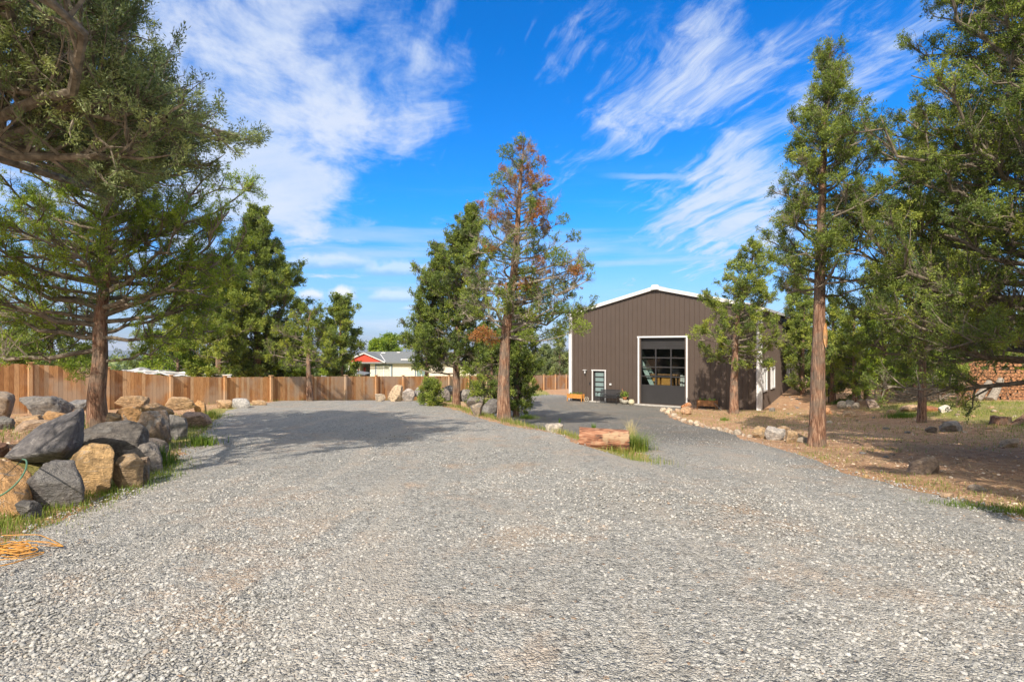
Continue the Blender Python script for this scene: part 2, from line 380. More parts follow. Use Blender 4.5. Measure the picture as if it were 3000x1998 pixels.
def grid_mesh(name, xs, ys, Z, mat, tint, keep=None):
    X, Y = np.meshgrid(xs, ys); V = np.stack([X, Y, Z], -1).reshape(-1, 3); nx, ny = len(xs), len(ys)
    i = np.arange(ny - 1)[:, None] * nx; j = np.arange(nx - 1)[None]
    F = np.stack([i + j, i + j + 1, i + nx + j + 1, i + nx + j], -1).reshape(-1, 4)
    if keep is not None:
        k = keep.reshape(-1); F = F[k[F].any(1)]
        used = np.unique(F); rm = np.full(len(V), -1); rm[used] = np.arange(len(used)); V = V[used]; F = rm[F]; tint = tint.reshape(-1)[used]
    a = Acc(); a.add(V, F, tint.reshape(-1)); return a.build(name, mat, smooth=True)
def geo(a, b, n): return np.cumsum(np.geomspace(a, b, n))
xs = np.concatenate([-(20 + geo(.5, 420, 34))[::-1], np.arange(-20, 32.01, .22), 32 + geo(.5, 420, 34)])
ys = np.concatenate([-(8 + geo(.5, 200, 20))[::-1], np.arange(-8, 62.01, .25), 62 + geo(.5, 420, 36)])
X, Y = np.meshgrid(xs, ys)

# outline of the gravelled area
DR = [(-6.5, -9), (-5.4, 1.0), (-5.0, 3.6)]
DR += [hit(*p)[:2] for p in ((0, 1600), (230, 1505), (420, 1425), (490, 1370), (575, 1290), (625, 1235), (668, 1202), (730, 1188))]
DR += [(-12.2, 28.3), (-9.3, 31.6), (-5.0, 29.8)]
DR += [(bank_x(v) - (1.0 if v > 15 else .55), v) for v in (27, 24, 21, 18, 15.5, 13.5, 11.8)] + [(2.35, 10.1), (2.75, 10.6)]
DR += [(bank_x(v) + 1.0, v) for v in (12.5, 15, 18, 21, 24, 27)] + [(-2.2, 30), (-2.6, 35), (-1.0, 41), (3.2, 42.5), (6.0, 40.0), (12.0, 33.5)]
DR += [hit(*p)[:2] for p in ((2010, 1196), (1945, 1206), (1962, 1222), (2003, 1240), (2069, 1253), (2131, 1267), (2180, 1290), (2241, 1303), (2332, 1329), (2405, 1357), (2480, 1386), (2650, 1428), (2800, 1464), (2990, 1524))]
DR += [(7.6, 3.6), (9.5, 0.0), (11, -9)]
DR = np.array(DR)
def sdist(x, y, poly):
    x = np.asarray(x, float); y = np.asarray(y, float); d = np.full(x.shape, 1e9); ins = np.zeros(x.shape, bool)
    for (x0, y0), (x1, y1) in zip(poly, np.roll(poly, -1, 0)):
        ex, ey = x1 - x0, y1 - y0; t = np.clip(((x - x0) * ex + (y - y0) * ey) / (ex * ex + ey * ey + 1e-12), 0, 1)
        d = np.minimum(d, np.hypot(x - x0 - t * ex, y - y0 - t * ey))
        c = (y0 > y) != (y1 > y); ins ^= c & (x < (x1 - x0) * (y - y0) / (y1 - y0 + 1e-12) + x0)
    return np.where(ins, d, -d)
# growth mask: meadow on the right, strips by the boulders and the bank
def growth(x, y):
    u = x / np.maximum(y, .5); g = np.zeros_like(x)
    g += .75 * S((x - (13 + .1 * y)) / 3) * S((y - 13) / 3) * S((30 - y) / 4)
    g += .8 * S(1 - np.abs(x - toe_x(y) + .3) / 1.3) * (y < 26)
    g += .8 * S(1 - np.abs(x - bank_x(y)) / .8) * (y > 9.5) * (y < 31)
    g += .35 * (x < toe_x(y)); g += .35 * S((y - 30) / 6) * (x < 3); g += .3 * S((y - 34) / 8)
    return np.clip(g, 0, 1)
Zg = G(X, Y)
grid_mesh('ground', xs, ys, Zg, MAT['soil'], growth(X, Y))['kind'] = 'structure'
dx = np.arange(-16, 16, .14); dy = np.arange(-9, 43.5, .16); DX, DY = np.meshgrid(dx, dy)
sd = sdist(DX, DY, DR) + .20 * n2(DX, DY, .9, 31) + .12 * n2(DX, DY, 4.0, 32)
Zd = G(DX, DY) + np.clip(sd * .11, -.05, .028) + .010 * n2(DX, DY, 2.6, 8) + .03 * S((sd) / .5) * np.clip(n2(DX, DY, .5, 9), -.5, 1)
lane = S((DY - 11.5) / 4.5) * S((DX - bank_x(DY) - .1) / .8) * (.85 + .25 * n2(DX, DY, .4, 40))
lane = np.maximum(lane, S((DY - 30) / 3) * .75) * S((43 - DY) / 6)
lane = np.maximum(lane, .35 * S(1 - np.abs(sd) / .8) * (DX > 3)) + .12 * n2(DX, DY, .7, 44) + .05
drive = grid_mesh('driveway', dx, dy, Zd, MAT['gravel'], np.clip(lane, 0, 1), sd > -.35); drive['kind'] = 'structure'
def on_drive(x, y): return sdist(x, y, DR)
def top_z(x, y):
    return float(G(x, y) + max(-.05, min(.028, float(on_drive(x, y)) * .11)))

# loose stones lying on the driveway near the camera
def gravel_stones(n, seed, ya, yb, s0, s1, name, dirt=False):
    rng = np.random.default_rng(seed); bm = bmesh.new(); bmesh.ops.create_icosphere(bm, subdivisions=1, radius=1.0)
    base = np.array([v.co[:] for v in bm.verts]); F = np.array([[v.index for v in f.verts] for f in bm.faces]); bm.free()
    Yp = ya + (yb - ya) * rng.random(n) ** 1.25; Xp = (rng.random(n) * 2 - 1) * (Yp * 1.0 + .3)
    k = (on_drive(Xp, Yp) < -.1) & ((Xp > 4) | (Xp < -4.5)) if dirt else on_drive(Xp, Yp) > -.15; dens = n2(Xp, Yp, .8, 77); k &= (dens + rng.random(n) * .9) > .12
    Xp, Yp = Xp[k], Yp[k]; n = len(Xp); a = Acc()
    tpl = [base * (1 + .28 * (rng.random((len(base), 1)) - .5)) * np.array([1, .6 + .4 * rng.random(), .38 + .35 * rng.random()]) for _ in range(12)]
    T = np.array(tpl)[rng.integers(0, 12, n)]
    an = rng.random(n) * 6.283; til = (rng.random(n) - .5) * .9
    sz = (s0 + (s1 - s0) * rng.random(n) ** 3)
    c, s = np.cos(an)[:, None], np.sin(an)[:, None]; ct, st = np.cos(til)[:, None], np.sin(til)[:, None]
    x, y, z = T[..., 0], T[..., 1], T[..., 2]; x, z = x * ct - z * st, x * st + z * ct
    x, y = x * c - y * s, x * s + y * c
    Zp = G(Xp, Yp) + (.0 if dirt else .026)
    V = np.stack([x * sz[:, None] + Xp[:, None], y * sz[:, None] + Yp[:, None], z * sz[:, None] + (Zp + sz * .12)[:, None]], -1)
    Fa = (F[None] + (np.arange(n) * len(base))[:, None, None]).reshape(-1, 3)
    a.add(V.reshape(-1, 3), Fa, np.repeat(rng.random(n), len(base)))
    return a.build(name, MAT['pebble' if dirt else 'stone'], smooth=False)
def stone_mat():
    m, t, b = new_mat('loose_stone'); ti = t.attr('tint')
    c = t.ramp(ti, [(0, (.16, .16, .155)), (.3, (.31, .312, .30)), (.6, (.46, .46, .44)), (.85, (.52, .515, .49)), (.955, (.60, .59, .555)), (.99, (.60, .54, .45)), (1, (.44, .33, .25))])
    c = t.mix(t.noise(t.obj(), 60, 3, .6), c, t.mix(1.0, c, (.72, .72, .72), 'MULTIPLY'))
    t.put(b.inputs['Base Color'], c); b.inputs['Roughness'].default_value = .8; b.inputs['Specular IOR Level'].default_value = .3; return m
MAT['stone'] = stone_mat()
def pebble_mat():
    m, t, b = new_mat('dirt_pebble'); ti = t.attr('tint')
    c = t.ramp(ti, [(0, (.14, .08, .05)), (.3, (.34, .21, .13)), (.6, (.44, .29, .18)), (.85, (.54, .42, .30)), (1, (.70, .62, .50))])
    t.put(b.inputs['Base Color'], c); b.inputs['Roughness'].default_value = .9; return m
MAT['pebble'] = pebble_mat()
o = gravel_stones(34000, 6, 5.5, 34, .008, .036, 'dirt_pebbles', True); tag(o, 'brown and buff pebbles strewn over the bare dirt beside the gravel', 'pebbles', kind='stuff')
o = gravel_stones(52000, 3, 2.0, 8.5, .0075, .020, 'loose_gravel'); tag(o, 'loose grey crushed stones lying over the gravel driveway', 'gravel', kind='stuff')
o = gravel_stones(24000, 4, 6.5, 20, .009, .021, 'coarse_gravel'); tag(o, 'coarser grey stones scattered farther up the gravel driveway', 'gravel', kind='stuff')

# far hills
a = Acc()
def ridge(dist, az0, az1, hfun, seed):
    az = np.linspace(az0, az1, 160); R = Acc()
    rows = []
    for k, f in enumerate((0, .35, .7, 1.0, .8, .3)):
        d = dist * (1 + .10 * k); h = hfun(az) * f + 8 * f * fbm(np.stack([az * 14, np.full_like(az, k * 3.1), az * 0], -1), 4, seed)
        rows.append(np.stack([np.sin(az) * d, np.cos(az) * d, h - 90 * (1 - f * 0) + 0 * az], -1))
    V = np.concatenate(rows); n = len(az); i = np.arange(5)[:, None] * n; j = np.arange(n - 1)[None]
    a.add(V, np.stack([i + j, i + j + 1, i + n + j + 1, i + n + j], -1).reshape(-1, 4))
ridge(4200, -1.2, 1.2, lambda z: 62 + 40 * np.exp(-((z + .24) / .10) ** 2) + 34 * np.exp(-((z - .62) / .12) ** 2) + 20 * np.exp(-((z - .1) / .1) ** 2), 3)
MAT['hill'] = simple('wooded_hill', (.035, .075, .11), .95, var=.2, scale=.004, spec=0)
a.build('hills', MAT['hill'], smooth=True)['kind'] = 'structure'

# ------------------------------------------------------------------ rocks
def rock_mat():
    m, t, b = new_mat('basalt_boulder'); o = t.obj()
    oi = t.new('ShaderNodeObjectInfo'); col = oi.outputs['Color']; rnd = oi.outputs['Random']; al = oi.outputs['Alpha']
    p = t.vm('ADD', o, t.comb(t.m('MULTIPLY', rnd, 37.0), t.m('MULTIPLY', rnd, 11.0), 0.0))
    f = t.noise(p, 2.6, 6, .62, .6); f2 = t.noise(p, 11, 5, .65); f3 = t.noise(p, 46, 4, .7); st = t.noise(t.vm('MULTIPLY', p, (1.0, 1.0, 3.5)), 5, 5, .65, 1.2)
    c = t.mix(t.sstep(f2, .3, .72), t.mix(1.0, col, (.58, .58, .60), 'MULTIPLY'), t.mix(1.0, col, (1.25, 1.22, 1.18), 'MULTIPLY'))
    # rind: weathered grey skin over part of each stone (amount in the alpha of its object colour)
    rind = t.sstep(t.m('ADD', f, t.m('MULTIPLY', t.m('SUBTRACT', al, .5), .6)), .52, .60)
    c = t.mix(t.m('MULTIPLY', rind, .85), c, t.mix(f2, (.11, .108, .112), (.34, .33, .31)))
    c = t.mix(t.sstep(st, .56, .70, 0.0, .6), c, (.52, .50, .46))
    c = t.mix(t.sstep(f3, .60, .74, 0.0, .45), c, (.05, .05, .045))
    t.put(b.inputs['Base Color'], c); b.inputs['Roughness'].default_value = .85; b.inputs['Specular IOR Level'].default_value = .25
    h = t.m('ADD', t.m('MULTIPLY', f2, 1.0), t.m('ADD', t.m('MULTIPLY', f3, .4), t.m('MULTIPLY', st, .8)))
    t.put(b.inputs['Normal'], t.bump(h, 1.0, .07)); return m
MAT['rock'] = rock_mat()
_bm = bmesh.new(); bmesh.ops.create_icosphere(_bm, subdivisions=5, radius=1.0)
ICO5 = (np.array([v.co[:] for v in _bm.verts]), np.array([[v.index for v in f.verts] for f in _bm.faces])); _bm.free()
_bm = bmesh.new(); bmesh.ops.create_icosphere(_bm, subdivisions=3, radius=1.0)
ICO3 = (np.array([v.co[:] for v in _bm.verts]), np.array([[v.index for v in f.verts] for f in _bm.faces])); _bm.free()
def planes_shape(D, N, h, p): return (np.maximum(D @ N.T, 0) / h[None]) .__pow__(p).sum(1) ** (-1 / p)
def rock(label, px0, px1, py0, py1, Y=None, depth=.85, col=(.4, .3, .2), rind=.4, seed=1, p=38, name='boulder', cat='boulder', group=None, lo=False, hull=None, rough=.10, cut=15, sink=.07):
    rng = np.random.default_rng(seed * 7 + 1); D, F = ICO3 if lo else ICO5
    cxp = (px0 + px1) / 2
    if Y is None: _, Y, _ = hit(cxp, py1)
    W = (px1 - px0) / FOC * Y; H = (py1 - py0) / FOC * Y; dp = depth * W; Yc = Y + dp / 2
    W *= Yc / Y * .97; H *= Yc / Y; xc = (cxp - CX) / FOC * Yc; ztop = (HY - py0) / FOC * Yc; zbot = ztop - H
    if hull is None:
        N = rng.normal(size=(cut, 3)); N /= np.linalg.norm(N, axis=1)[:, None]; N = np.vstack([N, [(0, 0, 1), (0, 0, -1), (.9, .3, .3), (-.9, .3, .3)]])
        h = np.concatenate([.55 + .42 * rng.random(cut), [.9, .75, .95, .95]])
        r = planes_shape(D, N, h, p); V = D * r[:, None]
        V = V * (1 + rough * fbm(D * 2.2 + seed, 4, seed)[:, None] + rough * .35 * fbm(D * 9 + seed, 3, seed)[:, None])
        lo_, hi = V.min(0), V.max(0); V = (V - (lo_ + hi) / 2) / (hi - lo_) * np.array([W, dp, H])
        bottom = zbot
        g = min(gz(xc + sx * W * .35, Yc + sy * dp * .35) for sx in (-1, 0, 1) for sy in (-1, 0, 1))
        zc = (ztop + zbot) / 2
        ext = zbot - (g - sink)
        if 0 < ext < .30:      # reach down to the soil it sits in
            lowm = V[:, 2] < 0; V[lowm, 2] *= (H / 2 + ext) / (H / 2)
    else:                      # a boulder with a particular outline: convex hull of points (px, py, extra depth)
        pts = np.array([((a_ - CX) / FOC * (Y + d_), Y + d_, (HY - b_) / FOC * (Y + d_)) for a_, b_, d_ in hull]); c0 = pts.mean(0)
        bm = bmesh.new(); vs = [bm.verts.new(q) for q in (pts - c0)]; bmesh.ops.convex_hull(bm, input=vs); bm.normal_update()
        NN = []; hh = []
        for f in bm.faces:
            n_ = np.array(f.normal[:]); d_ = float(n_ @ np.array(f.verts[0].co[:]))
            if d_ < 0: n_, d_ = -n_, -d_
            NN.append(n_); hh.append(max(d_, .02))
        bm.free(); r = planes_shape(D, np.array(NN), np.array(hh), 40); V = D * r[:, None]
        V = V * (1 + rough * .6 * fbm(D * 3 + seed, 5, seed)[:, None]); xc, Yc, zc = c0
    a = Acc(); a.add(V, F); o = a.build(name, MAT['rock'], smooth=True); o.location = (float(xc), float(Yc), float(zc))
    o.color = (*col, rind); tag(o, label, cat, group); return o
TAN = (.52, .36, .21); ORG = (.56, .34, .16); BRN = (.33, .25, .18); GRY = (.26, .255, .25); DRK = (.19, .18, .175); PNK = (.46, .33, .25); PALE = (.60, .51, .40)
R_ = rock
R_('large tilted slate-grey boulder with a sharp upper point at the front of the rock pile', 7, 252, 1193, 1356, 7.1, col=(.19, .185, .19), rind=.34, seed=2, rough=.06,
   hull=[(5, 1340, .1), (28, 1322, .35), (108, 1246, .8), (200, 1214, .85), (246, 1190, .55), (250, 1205, .75), (236, 1208, .25), (190, 1300, -.05), (184, 1318, -.12), (75, 1338, .0), (60, 1352, .1), (120, 1358, .3), (185, 1348, .2), (248, 1290, .6), (238, 1312, .4), (60, 1350, .8), (210, 1340, .8)])
R_('big brown boulder with an orange face and a green hose over it', -75, 124, 1346, 1492, 5.75, .8, ORG, .42, 11, cut=10)
R_('dark grey three-sided boulder with a pale scratch behind the grass', 88, 238, 1354, 1476, 6.1, .8, DRK, .62, 12, cut=9)
R_('boulder with a broad sunlit golden face and grey rim in the pile front', 194, 343, 1299, 1424, 6.9, .7, (.62, .42, .21), .33, 23, cut=10)
R_('long blackish boulder lying below the juniper trunk', 242, 432, 1232, 1345, 8.3, .7, (.17, .16, .15), .45, 14)
R_('tan rounded boulder right of the golden-faced boulder', 322, 418, 1331, 1410, 7.15, .8, (.42, .31, .19), .38, 15)
R_('small brown boulder behind the tan rounded boulder at the toe of the pile', 398, 440, 1338, 1398, 7.6, .9, BRN, .45, 16)
R_('grey saddle-shaped boulder at the right toe of the rock pile', 366, 482, 1297, 1388, 8.3, .75, (.27, .25, .23), .40, 17)
R_('dark flat boulder tucked under the mound-shaped boulder', 392, 490, 1283, 1345, 9.4, .9, (.22, .195, .175), .5, 18)
R_('tall mound-shaped boulder in brown and black beside the green weeds', 415, 502, 1203, 1300, 11.0, .85, (.25, .195, .15), .5, 19)
R_('dark grey boulder half hidden behind the green weeds', 492, 548, 1213, 1275, 12.2, .9, GRY, .55, 20)
R_('low wide pinkish boulder nearest the gravel edge', 506, 616, 1206, 1254, None, .7, PNK, .30, 21)
R_('flat tan slab boulder with a shadowed underside by the fence', 474, 578, 1162, 1200, 18, .6, TAN, .25, 22, cut=9)
R_('small smooth orange boulder at the end of the flat slab', 568, 612, 1172, 1203, 18.5, .8, ORG, .2, 24)
R_('long sunlit tan boulder in front of the fence right of the juniper trunk', 348, 440, 1158, 1198, 16.2, .7, TAN, .27, 25)
R_('wedge-shaped tan boulder between the grass tufts behind the pile', 419, 506, 1179, 1224, 13.4, .7, TAN, .25, 26)
R_('blocky orange boulder with a grey corner right of the juniper trunk', 328, 428, 1188, 1240, 12.2, .7, ORG, .42, 27, cut=9)
R_('small angular tan boulder against the foot of the juniper', 312, 352, 1208, 1248, 11.4, .8, (.44, .32, .19), .3, 28)
R_('grey flat rock showing between the blocky and the mound-shaped boulders', 396, 430, 1216, 1245, 12.4, .8, GRY, .3, 53)
R_('round brown boulder with a white patch at the left edge', -40, 54, 1146, 1208, 15.5, .8, (.34, .28, .22), .25, 29, p=12)
R_('dark whale-shaped boulder before the leftmost fence post', 70, 200, 1159, 1214, 15.5, .6, (.22, .21, .20), .5, 30, p=16)
R_('rounded grey boulder below the white-patched one at the left edge', -25, 43, 1218, 1262, 11.2, .8, (.30, .30, .29), .45, 31, p=14)
R_('long flat tan boulder lying behind the tilted slate boulder', 36, 128, 1217, 1248, 12, .6, TAN, .15, 32)
R_('low pinkish boulder touching the top edge of the slate boulder', 32, 152, 1229, 1270, 10.6, .6, (.47, .35, .25), .2, 33)
R_('small bright tan boulder next to a green weed', 120, 194, 1203, 1238, 12.6, .7, ORG, .15, 34)
R_('flat pale grey boulder left of the juniper trunk by the fence', 193, 268, 1171, 1203, 17, .6, GRY, .3, 35)
R_('reddish dark rock cut off by the left edge of the photo', -35, 22, 1298, 1350, 7.3, .9, (.22, .13, .09), .35, 36)
R_('small dark rock wedged under the dark three-sided boulder', 56, 120, 1462, 1500, 5.75, .8, (.16, .155, .15), .4, 37)
R_('low tan rock below the fence before the second visible panel', 630, 684, 1171, 1189, 22.5, .6, TAN, .15, 38, lo=True)
R_('low grey and white rock beside the tan rock below the fence', 678, 742, 1167, 1189, 22.5, .6, (.45, .45, .44), .2, 39, lo=True)
R_('flat tan rock partly covered by fence-side grass', 738, 784, 1172, 1187, 24, .6, TAN, .2, 40, lo=True)
R_('pale tan upright boulder standing left of the middle rock row', 1137, 1182, 1127, 1172, 27.5, .8, (.66, .52, .36), .12, 41)
R_('small buff boulder at the left end of the middle rock row', 1098, 1130, 1153, 1172, 27.5, .8, PALE, .1, 42)
R_('white and grey jagged boulder in the middle rock row', 1178, 1217, 1138, 1166, 27.5, .8, (.55, .50, .46), .4, 43)
R_('grey pointed boulder behind the small juniper sprig', 1209, 1236, 1135, 1162, 28.0, .8, (.36, .35, .34), .35, 44)
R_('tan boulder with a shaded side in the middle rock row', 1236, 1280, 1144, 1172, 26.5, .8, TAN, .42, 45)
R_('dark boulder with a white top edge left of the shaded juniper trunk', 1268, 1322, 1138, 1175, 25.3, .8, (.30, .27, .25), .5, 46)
R_('high light grey boulder behind the middle rock row', 1292, 1334, 1128, 1155, 27, .8, (.46, .45, .44), .25, 47)
R_('grey boulder right of the shaded juniper trunk', 1342, 1390, 1140, 1177, 25, .8, (.38, .36, .34), .4, 48)
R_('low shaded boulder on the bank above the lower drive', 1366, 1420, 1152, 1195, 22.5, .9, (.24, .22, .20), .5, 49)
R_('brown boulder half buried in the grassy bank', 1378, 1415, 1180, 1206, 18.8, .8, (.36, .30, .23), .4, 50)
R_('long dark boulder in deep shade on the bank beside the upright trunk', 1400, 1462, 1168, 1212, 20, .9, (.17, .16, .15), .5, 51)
R_('small light stone at the edge of the bank grass left of the red log', 1596, 1652, 1240, 1254, 14.2, .6, (.50, .46, .40), .2, 52, lo=True)
R_('tan boulder carrying a reddish wood chunk beside the garage door', 1990, 2026, 1191, 1216, None, .8, (.50, .33, .20), .2, 54)
R_('knobbly tan rock at the left of the rock trio by the drive', 2202, 2252, 1248, 1284, None, .8, (.50, .36, .21), .3, 55)
R_('white and grey craggy rock in the middle of the trio by the drive', 2242, 2302, 1250, 1291, None, .75, (.50, .47, .43), .3, 56)
R_('dark-topped tan rock behind the craggy white rock', 2268, 2314, 1246, 1276, None, .8, (.44, .31, .19), .4, 57)
R_('smooth round tan boulder nearest the tall trunk by the drive', 2294, 2341, 1259, 1298, None, .8, (.52, .38, .23), .1, 58, p=10)
R_('low flat grey rock between the round boulder and the tall trunk', 2330, 2366, 1279, 1297, None, .7, (.38, .34, .29), .3, 59)
R_('pinkish grey upright boulder below the dead stump', 2535, 2572, 1168, 1198, None, .8, (.38, .30, .25), .3, 60)
R_('pale pointed rock at the left of the heap below the trees', 2452, 2482, 1174, 1198, None, .8, PALE, .2, 61, lo=True)
R_('pale long rock in the heap below the trees', 2476, 2506, 1172, 1192, None, .8, (.48, .44, .38), .3, 62, lo=True)
R_('flat buff rock at the right of the heap below the trees', 2494, 2518, 1178, 1198, None, .8, PALE, .3, 63, lo=True)
R_('low tan rock in the grass right of the tall trunk', 2465, 2508, 1203, 1221, None, .7, (.56, .40, .25), .12, 64)
R_('small tan rock left of the cracked slab', 2597, 2623, 1199, 1215, None, .7, TAN, .15, 65, lo=True)
R_('tan slab with dark cracks in the meadow', 2638, 2698, 1186, 1208, None, .7, (.56, .39, .24), .2, 66)
R_('white curved rock lying at the end of the rusty slab', 2748, 2783, 1186, 1210, None, .6, (.82, .77, .68), .0, 67)
R_('grey rock in the shaded grass of the meadow', 2754, 2818, 1233, 1266, None, .7, (.34, .32, .29), .3, 68)
R_('dark brown rock left of the grey meadow rock', 2711, 2748, 1249, 1269, None, .7, (.20, .17, .14), .4, 69)
R_('flat stone in the needle litter under the tree shade', 2662, 2755, 1338, 1390, None, .6, (.36, .27, .20), .25, 70, sink=.05)
R_('tan stone at the far right edge of the dirt', 2925, 2988, 1286, 1312, None, .7, (.55, .43, .30), .25, 71)
R_('small golden stone at the edge of the gravel', 2528, 2548, 1388, 1400, None, .8, (.60, .42, .22), .0, 72, lo=True)
R_('buried flat tan stone beside the gravel edge on the right', 2752, 2802, 1441, 1464, None, .7, (.50, .36, .24), .1, 73)
R_('low grey stone half buried near the right edge', 2838, 2884, 1420, 1440, None, .7, (.36, .31, .26), .2, 74)
R_('orange rock just right of the tall trunk foot', 2405, 2438, 1193, 1214, None, .8, (.60, .33, .17), .05, 75, lo=True)
R_('small dark stone by the corner of the brown building', 2252, 2270, 1193, 1206, None, .8, (.26, .24, .21), .3, 76, lo=True)
# row of small stones along the drive by the building
rr = random.Random(5)
pathp = [(1942, 1206), (1957, 1214), (1975, 1223), (1990, 1231), (2003, 1236), (2022, 1241), (2040, 1246), (2058, 1250), (2072, 1254), (2090, 1258), (2108, 1262), (2126, 1265), (2142, 1269), (2160, 1273), (2178, 1277), (2194, 1281), (1962, 1206), (1985, 1207)]
for i, (px, py) in enumerate(pathp):
    w = rr.uniform(13, 24); h = w * rr.uniform(.45, .7)
    R_('small pale stone in the row edging the gravel before the planter', px - w / 2, px + w / 2, py - h, py + 1, None, .8, rr.choice([PALE, (.62, .52, .40), (.50, .44, .36), (.56, .42, .30)]), .15, 80 + i, name='edging_stone', cat='stone', group='stones edging the drive', lo=True)
for i in range(46):
    px = rr.uniform(2380, 3000); py = rr.uniform(1200, 1420) if i % 2 else rr.uniform(1195, 1270)
    w = rr.uniform(8, 20)
    R_('small weathered stone scattered over the dirt on the right', px - w / 2, px + w / 2, py - w * .4, py, None, .8, rr.choice([PALE, BRN, TAN, GRY]), .2, 120 + i, name='scattered_stone', cat='stone', group='small stones scattered over the dirt', lo=True)
for i in range(26):
    px = rr.uniform(2240, 2400); py = rr.uniform(1155, 1215); w = rr.uniform(6, 12)
    if px < 2235 + (1207 - py) * 1.6: px += 60
    R_('small stone in the strip beside the side wall', px - w / 2, px + w / 2, py - w * .4, py, None, .8, rr.choice([PALE, (.5, .46, .4), TAN, GRY]), .2, 190 + i, name='scattered_stone', cat='stone', group='stones beside the side wall', lo=True)

# ------------------------------------------------------------------ grass
def blades(P, hgt, wid, seed, tint=(.2, .8), lean=.5, mat='grass', name='grass'):
    """P: (n,3) roots; each blade is a bent tapering strip"""
    rng = np.random.default_rng(seed); n = len(P); an = rng.random(n) * 6.283
    h = hgt * (.45 + .75 * rng.random(n)); w = wid * (.6 + .7 * rng.random(n)); l = lean * h * rng.random(n)
    d = np.stack([np.cos(an), np.sin(an), 0 * an], -1); sdv = np.stack([-np.sin(an), np.cos(an), 0 * an], -1); up = np.array([0, 0, 1.0])
    b0 = P - sdv * w[:, None] / 2; b1 = P + sdv * w[:, None] / 2
    m0 = P + d * (l * .3)[:, None] + up * (h * .55)[:, None]; tip = P + d * l[:, None] + up * (h * (1 - .3 * rng.random(n)))[:, None]
    V = np.stack([b0, b1, m0 + sdv * (w * .35)[:, None], m0 - sdv * (w * .35)[:, None], tip + sdv * .0008, tip - sdv * .0008], 1)
    i = np.arange(n)[:, None] * 6; F = np.concatenate([i + [0, 1, 2, 3], i + [3, 2, 4, 5]])
    a = Acc(); a.add(V.reshape(-1, 3), F, np.repeat(tint[0] + (tint[1] - tint[0]) * rng.random(n), 6)); return a
def scatter(seed, n, fx, fy, fn, clump=.5, csc=1.5):
    rng = np.random.default_rng(seed); x = fx[0] + (fx[1] - fx[0]) * rng.random(n); y = fy[0] + (fy[1] - fy[0]) * rng.random(n)
    k = fn(x, y) * (1 - clump + clump * 2 * np.clip(n2(x, y, csc, seed) + .35, 0, 1)) > rng.random(n)
    x, y = x[k], y[k]; return np.stack([x, y, G(x, y) + .0], -1)
def gstuff(parts, name, label, mat='grass'):
    a = Acc()
    for q in parts:
        for v, f, t in zip(q.v, q.f, q.t): a.add(v, f, t)
    o = a.build(name, MAT[mat]); tag(o, label, 'grass', kind='stuff'); return o
band = lambda x, y: .6 * S(1 - np.abs(x - toe_x(y) - .32) / .62) * S((y - 3.2) / 1.2)
A1 = blades(scatter(1, 60000, (-8, -3.6), (3, 9.6), band, .75, 1.3), .105, .007, 1, (.25, .8))
A1b = blades(scatter(2, 9000, (-6, -3.2), (3.6, 6.2), lambda x, y: .5 * S((toe_x(y) + 1.5 - x) / .7) * (x > toe_x(y)), .9, 2.2), .075, .006, 2, (.3, .8))
A2 = blades(scatter(3, 26000, (-13, -5), (8.5, 19), lambda x, y: .6 * S(1 - np.abs(x - toe_x(y) + .1) / .9) + .25 * (x < toe_x(y)), .9, 1.0), .14, .009, 3, (.25, .86))
gstuff([A1, A1b, A2], 'boulder_grass', 'fresh green grass growing along the foot of the left rock pile')
bk = lambda x, y: S(1 - np.abs(x - bank_x(y) + np.interp(y, [12, 15], [-.2, .25])) / np.interp(y, [12, 15], [.6, .95])) * S((y - 9.2) / .8)
A3 = blades(scatter(4, 120000, (-5.8, 3.6), (9, 30), bk, .85, 1.3), .17, .008, 4, (.40, 1.0))
gstuff([A3], 'bank_grass', 'yellow green grass along the bank between the two gravel areas')
fn_ = lambda x, y: .8 * S(1 - np.abs((x + 17.9) - (y - 20) * .636 - .55) / .7)
A4 = blades(scatter(5, 30000, (-18, 0), (22, 46), fn_, .6, .8), .17, .012, 5, (.3, .88))
gstuff([A4], 'fence_grass', 'low green grass growing along the foot of the cedar fence')
md = lambda x, y: growth(x, y) * (x > 8)
A5 = blades(scatter(6, 90000, (9, 28), (12.5, 29), md, .9, .55), .10, .010, 6, (.35, .98))
A6 = blades(scatter(7, 30000, (6, 16), (12, 31), lambda x, y: .35 * (on_drive(x, y) < -.4), .95, .6), .09, .010, 7, (.3, .98))
gstuff([A5, A6], 'meadow_grass', 'patchy green and straw coloured grass on the dirt at the right')
px_, py_ = hit(2930, 1490)[:2]
A7 = blades(scatter(8, 15000, (px_ - 1.0, px_ + 1.6), (py_ - 1.1, py_ + 1.0), lambda x, y: S(1.15 - np.hypot((x - px_) / 1.0, (y - py_ + .2 + .45 * (x - px_)) / .32)), .5, 2), .10, .007, 8, (.25, .7))
A8 = blades(scatter(9, 16000, (5, 11), (6, 12), lambda x, y: .6 * S(1 - np.abs(on_drive(x, y) + .5) / .8), .95, 1.1), .07, .007, 9, (.35, .95))
gstuff([A7, A8], 'verge_grass', 'bright grass clump and thin verge grass along the right gravel edge')
